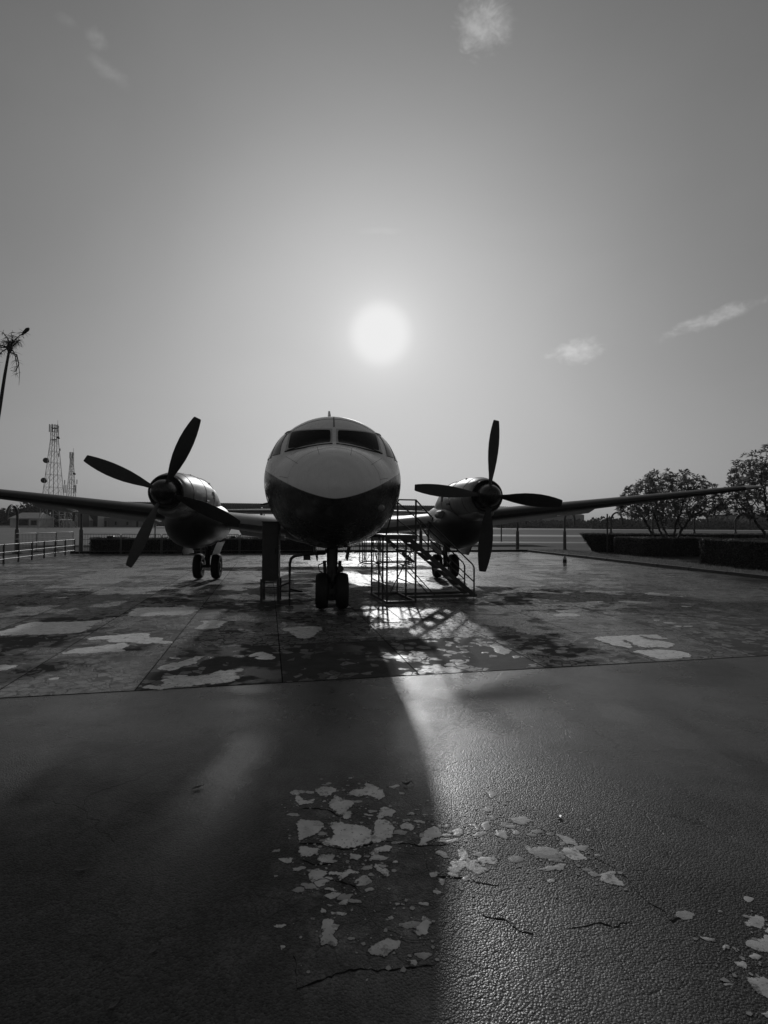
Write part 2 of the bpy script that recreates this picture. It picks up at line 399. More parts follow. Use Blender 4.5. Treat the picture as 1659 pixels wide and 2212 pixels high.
MT = {
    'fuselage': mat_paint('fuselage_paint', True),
    'cowl': simple('cowling_paint', 0.24, 0.40, 0.1, 0.3, 4.0, 0.06, 5.0),
    'wing': simple('wing_metal', 0.30, 0.34, 0.5, 0.2, 2.5, 0.1, 4.0),
    'dark_paint': simple('dark_gloss_paint', 0.04, 0.42, 0.0, 0.3, 4.0, 0.1, 5.0),
    'boot': simple('rubber_boot', 0.014, 0.42, 0.0, 0.3, 8.0),
    'blade': simple('blade_paint', 0.028, 0.45, 0.0, 0.35, 9.0, 0.1, 30.0),
    'tip': simple('blade_tip_paint', 0.028, 0.5, 0.0, 0.2),
    'spinner': simple('spinner_paint', 0.02, 0.30, 0.0, 0.3, 6.0),
    'tyre': simple('tyre_rubber', 0.014, 0.7, 0.0, 0.3, 20.0, 0.3, 60.0),
    'hub': simple('wheel_metal', 0.045, 0.45, 0.6, 0.2),
    'strut': simple('strut_paint', 0.035, 0.45, 0.1, 0.3, 10.0),
    'chrome': simple('bright_metal', 0.6, 0.15, 1.0, 0.1),
    'glass_dark': simple('dark_glass', 0.006, 0.12, 0.0, 0.1, 3.0, spec=0.12),
    'glass_side': simple('side_glass_dark', 0.05, 0.12, 0.0, 0.15, 3.0, spec=0.4),
    'glass_pale': simple('side_glass', 0.20, 0.12, 0.0, 0.15, 3.0, spec=0.6),  # sky reflected in the rear side panes is put into this paler grey
    'frame': simple('window_frame_paint', 0.5, 0.4, 0.0, 0.2, 12.0),
    'seal': simple('black_seal', 0.012, 0.6),
    'steel': simple('painted_steel', 0.055, 0.42, 0.2, 0.35, 14.0, 0.1, 50.0),
    'tread': simple('tread_plate', 0.25, 0.32, 0.8, 0.3, 10.0, 0.3, 50.0),
    'galv': simple('galvanised_rail', 0.22, 0.48, 0.7, 0.2, 5.0),
    'cabinet': simple('cabinet_paint', 0.045, 0.5, 0.0, 0.3, 5.0, 0.1, 40.0),
    'post': simple('weathered_post', 0.10, 0.55, 0.1, 0.3, 6.0, 0.2, 30.0),
    'roof': simple('corrugated_sheet', 0.10, 0.85, 0.0, 0.25, 0.6),
    'fascia': simple('pale_fascia', 0.62, 0.5, 0.0, 0.2, 2.0),
    'wall_pale': simple('pale_render', 0.62, 0.8, 0.0, 0.25, 0.3),
    'wall_mid': simple('grey_render', 0.22, 0.8, 0.0, 0.25, 0.3),
    'wall_dark': simple('dark_cladding', 0.03, 0.6, 0.0, 0.25, 0.4),
    'window': simple('building_glass', 0.02, 0.12, 0.0, 0.1),
    'kerb': simple('kerb_concrete', 0.09, 0.6, 0.0, 0.35, 4.0, 0.3, 30.0),
    'soil': simple('bed_soil', 0.07, 0.9, 0.0, 0.4, 4.0, 0.5, 20.0, 0.1),
    'leaf': mat_leaf('leaf', 0.16, 1.5),
    'leaf_hedge': mat_leaf('hedge_leaf', 0.11, 0.9),
    'hedge_core': simple('hedge_core', 0.04, 0.9, 0.0, 0.4, 6.0, 0.8, 14.0, 0.1),
    'bark': simple('bark', 0.10, 0.8, 0.0, 0.35, 8.0, 0.4, 30.0, 0.2),
    'palm': simple('dead_palm', 0.06, 0.8, 0.0, 0.35, 8.0, spec=0.2),
    'tower': simple('tower_steel', 0.32, 0.5, 0.3, 0.2, 1.0),
    'far_tree': simple('far_foliage', 0.075, 0.9, 0.0, 0.4, 0.15, spec=0.1),
    'bottle': simple('clear_plastic', 0.45, 0.15, 0.0, 0.1),
    'label': simple('bottle_label', 0.04, 0.5, 0.0, 0.2),
    'dry_leaf': simple('dry_leaf', 0.09, 0.7, 0.0, 0.3),
    'crack': simple('crack_dirt', 0.016, 0.95, 0.0, 0.3, 30.0, spec=0.03),
    'asphalt': mat_asphalt(),
    'slab': mat_slab(),
    'concrete': mat_slab('far_concrete', False),
    'flake': mat_flake(),
    'grass': mat_grass(),
    'taxi': simple('taxiway_concrete', 0.30, 0.7, 0.0, 0.2, 0.1),
    'tarmac': simple('old_tarmac', 0.09, 0.5, 0.0, 0.3, 0.08),
}


# ------------------------------------------------------------------ mesh helpers
class MB:
    def __init__(self):
        self.v, self.f = [], []

    def add(self, verts, faces):
        o = len(self.v)
        self.v += [tuple(p) for p in verts]
        self.f += [tuple(i + o for i in q) for q in faces]
        return self

    def box(self, c, s, rot=None):
        vs = []
        for dx in (-.5, .5):
            for dy in (-.5, .5):
                for dz in (-.5, .5):
                    p = Vector((dx * s[0], dy * s[1], dz * s[2]))
                    if rot is not None:
                        p = rot @ p
                    vs.append(p + Vector(c))
        return self.add(vs, [(0, 1, 3, 2), (4, 6, 7, 5), (0, 4, 5, 1), (2, 3, 7, 6), (0, 2, 6, 4), (1, 5, 7, 3)])

    def bar(self, a, b, w, h=None):
        a, b = Vector(a), Vector(b)
        d = b - a
        q = d.to_track_quat('Y', 'Z').to_matrix()
        return self.box((a + b) / 2, (w, d.length, h or w), q)

    def tube(self, pts, r, n=8, caps=True):
        pts = [Vector(p) for p in pts]
        m = len(pts)
        rs = list(r) if isinstance(r, (list, tuple)) else [r] * m
        vs, fs = [], []
        ref = None
        for i, p in enumerate(pts):
            t = (pts[min(i + 1, m - 1)] - pts[max(i - 1, 0)]).normalized()
            if ref is None:
                ref = t.orthogonal().normalized()
            ref = (ref - t * ref.dot(t)).normalized()
            bi = t.cross(ref)
            for k in range(n):
                a = 2 * pi * k / n
                vs.append(p + (ref * cos(a) + bi * sin(a)) * rs[i])
        for i in range(m - 1):
            for k in range(n):
                k2 = (k + 1) % n
                fs.append((i * n + k, i * n + k2, (i + 1) * n + k2, (i + 1) * n + k))
        if caps:
            fs.append(tuple(range(n - 1, -1, -1)))
            fs.append(tuple((m - 1) * n + k for k in range(n)))
        return self.add(vs, fs)

    def lathe(self, prof, n=24, mat=None, caps=True):
        """prof = [(radius, along Y)]"""
        mat = mat or Matrix.Identity(4)
        vs, fs = [], []
        for (r, h) in prof:
            for k in range(n):
                a = 2 * pi * k / n
                vs.append(mat @ Vector((r * cos(a), h, r * sin(a))))
        for i in range(len(prof) - 1):
            for k in range(n):
                k2 = (k + 1) % n
                fs.append((i * n + k, (i + 1) * n + k, (i + 1) * n + k2, i * n + k2))
        if caps:
            fs.append(tuple(range(n)))
            fs.append(tuple((len(prof) - 1) * n + k for k in range(n - 1, -1, -1)))
        return self.add(vs, fs)

    def loft(self, rings, caps=True, closed=True):
        n = len(rings[0])
        vs = [p for r in rings for p in r]
        fs = []
        for i in range(len(rings) - 1):
            for k in range(n if closed else n - 1):
                k2 = (k + 1) % n
                fs.append((i * n + k, i * n + k2, (i + 1) * n + k2, (i + 1) * n + k))
        if caps:
            fs.append(tuple(range(n - 1, -1, -1)))
            fs.append(tuple((len(rings) - 1) * n + k for k in range(n)))
        return self.add(vs, fs)

    def build(self, name, mat, parent=None, smooth=None):
        me = bpy.data.meshes.new(name)
        me.from_pydata(self.v, [], self.f)
        me.update()
        if hasattr(self, 'rim'):
            me.attributes.new('rim', 'FLOAT', 'POINT').data.foreach_set('value', self.rim)
            me.attributes.new('grain', 'FLOAT', 'POINT').data.foreach_set('value', [self.grain] * len(self.v))
        if smooth:
            me.shade_smooth()
            me.set_sharp_from_angle(angle=radians(smooth))
        return obj(name, me, mat, parent)


def fix_normals(o):
    bm = bmesh.new(); bm.from_mesh(o.data)
    bmesh.ops.recalc_face_normals(bm, faces=bm.faces)
    bm.to_mesh(o.data); bm.free()
    return o


def bevel(o, w=0.006, seg=2):
    bm = bmesh.new(); bm.from_mesh(o.data)
    bmesh.ops.bevel(bm, geom=[e for e in bm.edges if len(e.link_faces) == 2 and e.calc_face_angle(0) > 0.6], offset=w, segments=seg, profile=0.5, affect='EDGES')
    bm.to_mesh(o.data); bm.free()
    return o


def obj(name, me, mat, parent=None):
    o = bpy.data.objects.new(name, me)
    if mat is not None and not me.materials:
        me.materials.append(MT[mat] if isinstance(mat, str) else mat)
    COL.objects.link(o)
    o.parent = parent
    return o


def empty(name, loc=(0, 0, 0), rz=0.0):
    o = bpy.data.objects.new(name, None)
    o.empty_display_size = 0.3
    COL.objects.link(o)
    o.location = loc
    o.rotation_euler = (0, 0, rz)
    return o


def tag(o, label=None, cat=None, group=None, kind=None):
    if label: o['label'] = label
    if cat: o['category'] = cat
    if group: o['group'] = group
    if kind: o['kind'] = kind
    return o


def copy_tree(o, parent=None):
    c = o.copy(); COL.objects.link(c); c.parent = parent
    for ch in [x for x in bpy.data.objects if x.parent == o]:
        copy_tree(ch, c)
    return c


def plate(pts, z0, z1, jag=0.0, seed=0):
    """a flat irregular plate with real thickness"""
    rnd = random.Random(seed)
    out = [tuple(p) for p in pts]
    if jag:
        ch = []
        for i, p in enumerate(out):                      # round the corners a little
            q = out[(i + 1) % len(out)]
            ch += [(p[0] * .82 + q[0] * .18, p[1] * .82 + q[1] * .18), (p[0] * .18 + q[0] * .82, p[1] * .18 + q[1] * .82)]
        out, src = [], ch
        st_ = 0.010 if jag < .02 else .04
        for i, p in enumerate(src):
            q = src[(i + 1) % len(src)]
            L = math.hypot(q[0] - p[0], q[1] - p[1])
            k = max(1, min(14, int(L / st_)))
            for j in range(k):
                out.append((p[0] + (q[0] - p[0]) * j / k, p[1] + (q[1] - p[1]) * j / k))
        f1 = .35 / jag
        mv = []
        for (x, y) in out:
            dx = noise.noise((x * f1, y * f1, seed)) + .55 * noise.noise((x * f1 * 2.6, y * f1 * 2.6, seed + 9)) + .3 * noise.noise((x * f1 * 6, y * f1 * 6, seed + 4))
            dy = noise.noise((x * f1, y * f1, seed + 30)) + .55 * noise.noise((x * f1 * 2.6, y * f1 * 2.6, seed + 39)) + .3 * noise.noise((x * f1 * 6, y * f1 * 6, seed + 34))
            mv.append((x + dx * jag, y + dy * jag))
        out = mv
    n = len(out)
    xs = [q[0] for q in out]; ys = [q[1] for q in out]
    size = min(max(xs) - min(xs), max(ys) - min(ys))
    inset = min(.25 * size, .02 if jag < .03 else .05)
    stp = max(size / (4.5 if size < .09 else 7), .012 if jag < .03 else .06)

    def edge_dist(x, y):
        d2, inside = 1e9, False
        for i in range(n):
            ax, ay = out[i]; bx_, by_ = out[(i + 1) % n]
            ex, ey = bx_ - ax, by_ - ay
            tt = max(0.0, min(1.0, ((x - ax) * ex + (y - ay) * ey) / (ex * ex + ey * ey + 1e-12)))
            d2 = min(d2, (ax + ex * tt - x) ** 2 + (ay + ey * tt - y) ** 2)
            if (ay > y) != (by_ > y) and x < (bx_ - ax) * (y - ay) / (by_ - ay) + ax:
                inside = not inside
        return math.sqrt(d2) if inside else -1.0
    inner = []
    gx = min(xs) + stp * .4
    while gx < max(xs):
        gy = min(ys) + stp * .4
        while gy < max(ys):
            x_, y_ = gx + rnd.uniform(-.3, .3) * stp, gy + rnd.uniform(-.3, .3) * stp
            d_ = edge_dist(x_, y_)
            if d_ > .3 * stp:
                inner.append((x_, y_, min(1.0, d_ / inset)))
            gy += stp
        gx += stp
    co = [Vector(q) for q in out] + [Vector(q[:2]) for q in inner]
    cv, _, cf, ov, _, _ = delaunay_2d_cdt(co, [(i, (i + 1) % n) for i in range(n)], [], 1, 1e-7)
    rim = []
    for o_ in ov:
        k_ = max(o_) if o_ else 0
        rim.append(inner[k_ - n][2] if k_ >= n else 0.0)
    zm = z1 - (z1 - max(z0, 0)) * .6
    mb = MB()
    mb.v = [(q.x, q.y, zm + (z1 - zm) * r_) for q, r_ in zip(cv, rim)]
    for f_ in cf:
        a, b_, c = (cv[q] for q in f_[:3])
        mb.f.append(tuple(f_) if (b_.x - a.x) * (c.y - a.y) - (b_.y - a.y) * (c.x - a.x) > 0 else tuple(reversed(f_)))
    o_ = len(mb.v)
    mb.v += [(x, y, zm) for x, y in out] + [(x, y, z0) for x, y in out]
    mb.f += [(o_ + i, o_ + i + n, o_ + (i + 1) % n + n, o_ + (i + 1) % n) for i in range(n)]
    mb.rim = rim + [0.0] * (2 * n)
    mb.grain = 45.0 if jag < .03 else 9.0
    return mb

NEAR = [[[-0.448,3.549],[-0.38,3.581],[-0.306,3.569],[-0.292,3.515],[-0.331,3.453],[-0.392,3.456],[-0.425,3.504]],[[-0.243,3.516],[-0.186,3.543],[-0.133,3.553],[-0.126,3.619],[-0.1,3.667],[-0.062,3.61],[-0.006,3.564],[0.021,3.475],[-0.01,3.397],[-0.049,3.436],[-0.094,3.473],[-0.137,3.435],[-0.182,3.463],[-0.227,3.472]],[[-0.569,3.512],[-0.525,3.459],[-0.48,3.392],[-0.434,3.409],[-0.425,3.368],[-0.483,3.359],[-0.518,3.31],[-0.545,3.399]],[[-0.306,3.471],[-0.268,3.445],[-0.24,3.42],[-0.196,3.412],[-0.158,3.338],[-0.106,3.323],[-0.072,3.284],[-0.122,3.299],[-0.174,3.322],[-0.206,3.298],[-0.154,3.252],[-0.199,3.184],[-0.25,3.22],[-0.307,3.304],[-0.342,3.352],[-0.325,3.402]],[[-0.508,3.195],[-0.425,3.181],[-0.333,3.153],[-0.322,3.097],[-0.359,3.042],[-0.413,2.989],[-0.449,2.95],[-0.475,3.041]],[[-0.325,3.153],[-0.263,3.176],[-0.213,3.155],[-0.187,3.133],[-0.116,3.134],[-0.067,3.086],[-0.05,3.019],[-0.034,2.98],[-0.093,2.941],[-0.151,2.91],[-0.194,2.897],[-0.256,2.927],[-0.325,2.952],[-0.315,2.99],[-0.265,3.03],[-0.286,3.083]],[[-0.045,3.171],[-0.005,3.186],[0.044,3.172],[0.067,3.115],[0.069,3.02],[0.027,2.994],[-0.034,2.999],[-0.051,3.072]],[[-0.013,3.276],[0.045,3.309],[0.091,3.301],[0.069,3.231],[0.028,3.216],[-0.001,3.195],[-0.045,3.203]],[[0.091,3.137],[0.172,3.159],[0.189,3.103],[0.168,3.082],[0.106,3.088]],[[0.192,2.957],[0.228,3.048],[0.264,3.103],[0.33,3.139],[0.385,3.133],[0.341,3.09],[0.334,3.023],[0.284,2.983],[0.229,2.951]],[[0.291,2.973],[0.346,2.994],[0.403,2.998],[0.395,2.965],[0.327,2.958]],[[-0.456,2.925],[-0.387,2.914],[-0.334,2.896],[-0.343,2.854],[-0.405,2.83],[-0.437,2.853]],[[-0.327,2.843],[-0.258,2.873],[-0.247,2.832],[-0.27,2.775],[-0.315,2.797]],[[-0.174,2.868],[-0.104,2.845],[-0.144,2.793],[-0.166,2.798]],[[-0.075,2.857],[-0.033,2.917],[0.027,2.943],[0.06,2.924],[0.041,2.87],[-0.018,2.869],[-0.046,2.834]],[[-0.371,2.72],[-0.314,2.731],[-0.256,2.71],[-0.26,2.679],[-0.323,2.642],[-0.355,2.657]],[[-0.214,2.7],[-0.155,2.732],[-0.098,2.712],[-0.104,2.693],[-0.153,2.7],[-0.184,2.659],[-0.203,2.649]],[[-0.132,2.644],[-0.104,2.682],[-0.063,2.689],[-0.069,2.64],[-0.122,2.631]],[[-0.048,2.744],[-0.031,2.783],[-0.002,2.745],[0.032,2.756],[0.039,2.681],[0.008,2.666],[-0.016,2.712]],[[0.273,2.884],[0.319,2.891],[0.358,2.849],[0.334,2.826],[0.279,2.849]],[[0.383,2.897],[0.433,2.916],[0.46,2.898],[0.463,2.827],[0.465,2.793],[0.508,2.839],[0.553,2.846],[0.612,2.852],[0.604,2.783],[0.571,2.761],[0.542,2.788],[0.505,2.782],[0.537,2.728],[0.482,2.691],[0.44,2.727],[0.41,2.759],[0.407,2.716],[0.372,2.685],[0.327,2.71],[0.354,2.815],[0.402,2.804],[0.411,2.862]],[[0.389,3.064],[0.429,3.105],[0.471,3.092],[0.454,3.031],[0.41,3.017]],[[0.262,2.668],[0.315,2.664],[0.314,2.623],[0.302,2.604],[0.32,2.565],[0.289,2.608]],[[-0.257,2.306],[-0.26,2.385],[-0.219,2.393],[-0.193,2.345],[-0.186,2.233],[-0.199,2.226],[-0.222,2.251],[-0.242,2.229],[-0.255,2.269]],[[-0.062,2.234],[-0.011,2.263],[0.029,2.286],[0.069,2.271],[0.068,2.235],[0.034,2.206],[0.0,2.185],[-0.05,2.206]],[[0.189,2.422],[0.212,2.405],[0.221,2.365],[0.199,2.317],[0.161,2.283],[0.12,2.313],[0.153,2.336],[0.179,2.372]],[[-0.203,2.496],[-0.155,2.529],[-0.142,2.524],[-0.159,2.488],[-0.189,2.474]],[[0.062,2.499],[0.119,2.495],[0.115,2.481],[0.068,2.479]],[[0.156,3.255],[0.186,3.266],[0.209,3.241],[0.176,3.233]],[[0.68,3.527],[0.731,3.537],[0.734,3.466],[0.674,3.431]],[[0.604,3.331],[0.682,3.34],[0.675,3.284],[0.626,3.268]],[[0.567,3.149],[0.625,3.178],[0.634,3.121],[0.603,3.066],[0.574,3.079]],[[0.515,3.148],[0.558,3.163],[0.553,3.093],[0.527,3.079]],[[0.761,3.212],[0.849,3.234],[0.897,3.184],[0.812,3.134],[0.765,3.163]],[[0.757,2.961],[0.788,2.961],[0.807,2.903],[0.865,2.945],[0.951,2.929],[0.936,2.824],[0.839,2.823],[0.774,2.87]],[[0.964,2.937],[1.032,2.93],[1.075,2.817],[1.009,2.809],[0.96,2.863]],[[0.962,3.061],[1.048,3.034],[1.088,2.889],[1.047,2.913],[0.991,2.989]],[[0.797,2.747],[0.885,2.785],[0.953,2.786],[0.918,2.741],[0.819,2.725]],[[1.08,2.72],[1.149,2.707],[1.179,2.617],[1.107,2.63],[1.07,2.65]],[[0.643,3.076],[0.715,3.086],[0.692,2.986],[0.639,3.03]],[[0.724,3.104],[0.77,3.096],[0.781,3.031],[0.746,3.04]],[[1.573,2.384],[1.658,2.43],[1.7,2.419],[1.669,2.358],[1.621,2.352],[1.583,2.363]],[[1.549,2.294],[1.646,2.321],[1.648,2.28],[1.591,2.211],[1.529,2.22],[1.521,2.254]],[[1.407,2.102],[1.489,2.102],[1.503,2.061],[1.436,1.989],[1.395,2.028],[1.396,2.06]],[[1.404,2.258],[1.453,2.268],[1.398,2.219]],[[1.413,2.172],[1.445,2.164],[1.446,2.132],[1.406,2.15]],[[0.774,2.668],[0.866,2.669],[0.821,2.641]]]
FAR = [[[-4.276,7.078],[-3.866,7.121],[-3.32,7.272],[-3.418,7.34],[-3.585,7.407],[-3.555,7.632],[-3.733,7.784],[-3.932,7.622],[-4.092,7.504],[-4.285,7.425],[-4.256,7.179]],[[-4.462,8.011],[-4.357,8.188],[-4.059,8.379],[-3.609,8.487],[-3.622,8.255],[-3.132,7.965],[-3.039,7.685],[-3.296,7.797],[-3.367,7.637],[-3.7,7.825],[-4.006,7.697],[-4.1,7.979],[-4.252,7.892]],[[-5.862,8.082],[-5.346,8.248],[-5.004,8.304],[-4.703,8.406],[-4.799,8.9],[-4.892,9.638],[-5.011,9.572],[-5.485,9.377],[-6.173,9.353],[-6.175,9.015],[-6.098,8.703],[-6.136,8.457]],[[-4.843,9.803],[-4.294,9.978],[-3.624,10.137],[-3.714,10.942],[-3.749,11.184],[-4.614,11.067],[-5.062,11.0],[-4.914,10.227]],[[-2.583,5.643],[-2.441,5.584],[-1.948,5.741],[-1.813,5.809],[-1.638,5.844],[-1.578,6.068],[-1.673,6.214],[-1.635,6.397],[-1.663,6.561],[-1.818,6.529],[-1.844,6.365],[-1.996,6.389],[-2.001,6.182],[-2.117,6.105],[-2.31,6.251],[-2.492,6.072],[-2.377,6.027],[-2.491,5.908],[-2.339,5.799],[-2.534,5.794]],[[-2.653,6.374],[-2.696,6.565],[-2.525,6.744],[-2.797,6.921],[-2.744,6.986],[-2.61,6.926],[-2.506,6.774],[-2.427,6.899],[-2.547,7.056],[-2.336,6.996],[-2.291,6.965],[-2.337,6.87],[-2.29,6.69],[-2.369,6.573],[-2.429,6.379],[-2.506,6.314]],[[-4.72,6.517],[-4.604,6.605],[-4.376,6.47],[-4.394,6.307],[-4.406,6.204],[-4.526,6.252]],[[-3.715,5.882],[-3.675,6.023],[-3.527,6.074],[-3.578,5.954],[-3.649,5.851]],[[-3.521,5.752],[-3.462,5.806],[-3.413,5.789],[-3.464,5.723]],[[-1.747,6.979],[-1.732,7.21],[-1.622,7.303],[-1.536,7.215],[-1.554,7.147],[-1.428,7.084],[-1.362,6.957],[-1.407,6.831],[-1.596,6.845],[-1.7,6.886],[-1.652,7.013]],[[-3.128,8.767],[-2.652,8.843],[-2.751,9.239],[-2.653,9.414],[-3.025,9.641],[-3.267,9.452],[-3.104,9.227]],[[-1.716,8.741],[-1.675,9.0],[-1.118,9.126],[-0.97,8.918],[-1.083,8.24],[-1.127,8.023],[-1.255,8.147],[-1.415,8.32],[-1.55,8.647]],[[1.524,7.733],[1.71,7.738],[1.763,7.441],[1.713,7.299],[1.623,7.195],[1.553,7.33],[1.491,7.434],[1.565,7.545]],[[1.689,7.13],[1.779,7.165],[1.832,7.055],[1.707,7.001]],[[0.562,6.91],[0.668,6.957],[0.677,6.882],[0.596,6.856]],[[0.82,7.043],[0.889,7.077],[0.886,6.994]],[[1.299,7.302],[1.433,7.397],[1.486,7.328],[1.343,7.276]],[[1.009,7.133],[1.088,7.121],[1.034,7.081]],[[1.097,7.069],[1.159,7.058],[1.121,7.019]],[[3.202,8.364],[3.754,8.537],[3.98,8.563],[4.062,8.256],[4.285,8.008],[4.292,7.886],[4.093,7.648],[3.635,7.674],[3.675,7.909],[3.623,8.157],[3.639,7.908],[3.582,7.634],[3.373,7.555],[3.292,7.939]],[[4.039,8.565],[4.355,8.612],[4.396,8.354],[4.354,8.135],[4.268,8.218],[4.103,8.301]],[[3.409,7.447],[3.651,7.562],[4.023,7.55],[4.168,7.503],[4.187,7.327],[4.105,7.156],[3.803,7.02],[3.577,7.014],[3.529,7.142],[3.462,7.308]],[[5.374,12.374],[5.693,12.487],[5.944,12.301],[6.112,12.08],[5.786,11.973],[5.456,12.089]],[[6.632,13.788],[6.984,14.052],[7.129,13.715],[7.346,13.653],[7.06,13.292],[6.688,13.458]],[[7.185,13.298],[7.496,13.312],[7.275,13.08]],[[6.455,11.679],[6.659,11.687],[6.525,11.476],[6.384,11.504]],[[4.957,9.979],[5.155,9.922],[5.02,9.793]],[[5.024,9.671],[5.273,9.644],[5.062,9.496]],[[5.0,9.38],[5.392,9.392],[5.292,9.255],[5.068,9.27]],[[5.229,9.145],[5.379,9.118],[5.284,9.062]],[[3.29,10.457],[3.605,10.685],[3.845,10.477],[3.791,10.267],[3.446,10.214],[3.252,10.261]],[[3.456,10.905],[3.917,11.159],[4.128,11.008],[3.879,10.77],[3.506,10.681]],[[4.549,12.241],[5.015,12.358],[5.034,12.166],[4.561,12.052]],[[5.643,14.063],[6.301,14.172],[6.264,14.017],[5.615,13.836]]]

CRACKS = [[[-0.469,2.938],[-0.422,2.951],[-0.333,2.952],[-0.194,2.892],[-0.078,2.942],[0.012,2.974],[0.117,2.963],[0.198,2.938],[0.295,2.939],[0.402,2.959]],[[-0.531,3.286],[-0.457,3.295],[-0.383,3.304],[-0.321,3.273],[-0.249,3.213],[-0.214,3.177]],[[-0.439,2.818],[-0.346,2.769],[-0.255,2.764],[-0.222,2.798]],[[-0.362,2.637],[-0.277,2.648],[-0.202,2.639],[-0.147,2.609],[-0.092,2.552]],[[0.263,2.684],[0.344,2.679],[0.44,2.645],[0.541,2.616],[0.612,2.636]],[[-0.326,3.097],[-0.307,3.029],[-0.33,2.99]],[[0.417,2.454],[0.46,2.414],[0.539,2.398],[0.567,2.343],[0.642,2.323],[0.677,2.388]],[[0.785,2.345],[0.852,2.351],[0.957,2.39],[1.0,2.358],[1.122,2.392]],[[1.098,2.889],[1.165,2.765],[1.202,2.679],[1.218,2.521],[1.265,2.461],[1.265,2.398],[1.423,2.428]],[[-0.356,2.234],[-0.33,2.112],[-0.302,2.05],[-0.224,2.078],[-0.121,2.121],[0.023,2.122],[0.232,2.161]]]

# ------------------------------------------------------------------ the ground
GA = 0.213
E1 = Vector((cos(GA), sin(GA), 0)); E2 = Vector((-sin(GA), cos(GA), 0))
G0 = Vector((-2.61, 5.56, 0))


def uv(u, v, z=0.0):
    p = G0 + E1 * u + E2 * v
    return Vector((p.x, p.y, z))


def to_uv(x, y):
    d = Vector((x, y, 0)) - G0
    return d.dot(E1), d.dot(E2)


def sheet(name, pts, z, mat, kind='structure', parent=None):
    mb = MB(); mb.v = [(p[0], p[1], z) for p in pts]; mb.f = [tuple(range(len(pts)))]
    o = mb.build(name, mat, parent)
    if kind: o['kind'] = kind
    return o


sheet('ground', [(-2500, -400), (2500, -400), (2500, 2600), (-2500, 2600)], -0.03, 'grass')
# far pavements of the airfield
def strip(name, y0, y1, x0, x1, mat, tilt=0.0, z=-0.022):
    sheet(name, [(x0, y0 + x0 * tilt), (x1, y0 + x1 * tilt), (x1, y1 + x1 * tilt), (x0, y1 + x0 * tilt)], z, mat)
strip('taxiway', 84, 99, -20, 420, 'taxi', 0.01)
strip('service_road', 52, 56, -60, 300, 'tarmac', 0.08)
strip('apron_far', 40, 165, -260, -22, 'tarmac', -0.05, -0.026)
strip('runway', 230, 270, -500, 900, 'taxi', 0.02)

apron_pts = [(-9.6, -15), (18.8, -15), (9.55, 34.6), (9.4, 35.5), (-17.2, 29.8)]
apron = sheet('apron', apron_pts, 0.0, 'asphalt')
# slabs, each a piece of its own
ub = [-23.1 + 1.56 * k for k in range(14)] + [-1.31, 0.05, 1.55, 3.1, 4.7, 6.25] + [6.25 + 1.56 * k for k in range(1, 10)]
vb = [0, 1.86, 3.23, 4.84] + [4.84 + 1.58 * k for k in range(1, 10)]
SPECIAL = {(0, -1): (0.25, 0.75, 0.75), (0, 0): (0.15, 0.3, 0.4), (0, 1): (0.1, 0.3, 0.2), (0, 2): (0.12, 0.4, 0.2), (0, 3): (0.2, 0.55, 0.4), (0, 4): (0.1, 1, 0.55), (0, 5): (0.2, 0.5, 0.4), (0, 6): (0.1, 0.3, 0.4), (1, -2): (0.2, 0.5, 0.4), (1, -1): (0.2, 0.5, 0.4), (1, 0): (0.2, 0.75, 0.4), (1, 1): (0.2, 0.8, 0.4), (1, 2): (0.3, 0.95, 0.4), (1, 3): (0.35, 1, 0.6), (1, 4): (0.5, 1, 0.6), (1, 5): (0.15, 0.55, 0.6), (1, 6): (0.1, 0.4, 0.5), (2, -2): (0.2, 0.4, 0.3), (2, -1): (0.2, 0.8, 0.4), (2, 0): (0.5, 0.7, 0.5), (2, 1): (0.3, 0.7, 0.4), (2, 2): (0.1, 0.4, 0.6), (2, 3): (0.55, 1, 0.9), (2, 4): (0.3, 1, 0.7), (2, 5): (0.2, 1, 0.5)}
slab_mesh = {}
fill = MB()
i0 = min(range(len(ub)), key=lambda i: abs(ub[i] - 0.05))
rs = random.Random(3)
for j in range(len(vb) - 1):
    for i in range(len(ub) - 1):
        c = uv((ub[i] + ub[i + 1]) / 2, (vb[j] + vb[j + 1]) / 2)
        if abs(c.x) > 0.73 * c.y + 1.6:
            continue
        if c.x > 12.73 - 0.1845 * (c.y - 17.78) - 1.3 or c.x < -15.84 - 0.17 * (c.y - 22.76) + 1.1:
            continue
        if j == 0 and i - i0 > 6:
            continue
        w = ub[i + 1] - ub[i] - 0.015; d = vb[j + 1] - vb[j] - 0.014
        key = (round(w, 2), round(d, 2))
        if key not in slab_mesh:
            o_ = MB().box((0, 0, -0.009), (w, d, 0.022)).build('slab', 'slab')
            slab_mesh[key] = o_.data
            bpy.data.objects.remove(o_)
        s = obj('slab', slab_mesh[key], 'slab', apron)
        s.location = (c.x, c.y, 0.0015 + rs.uniform(-.0008, .0008))
        s.rotation_euler = (0, 0, GA)
        zf = .0006 + .0005 * ((i + j) % 2)
        fill.add([tuple(uv(a_u, a_v, zf)) for a_u, a_v in ((ub[i] - .03, vb[j] - .012), (ub[i + 1] + .03, vb[j] - .012), (ub[i + 1] + .03, vb[j + 1] + .03), (ub[i] - .03, vb[j + 1] + .03))], [(0, 1, 2, 3)])
        sp = SPECIAL.get((j, i - i0))
        if sp is None:
            sp = (rs.choice((.1, .2, .35, .5, .6)), rs.choice((.35, .6, .8, 1.0)), rs.uniform(.1, .8))
        s.color = (*sp, 1)
fill.build('joint_filler', 'crack', apron)['kind'] = 'stuff'
# beyond the last slabs that can be told apart
va = vb[-1]
sheet('far_concrete', [tuple(uv(-21, va)[:2]), tuple(uv(12.0, va)[:2]), (9.4, 34.5), (-16.9, 29.7)], 0.005, 'concrete', parent=apron)

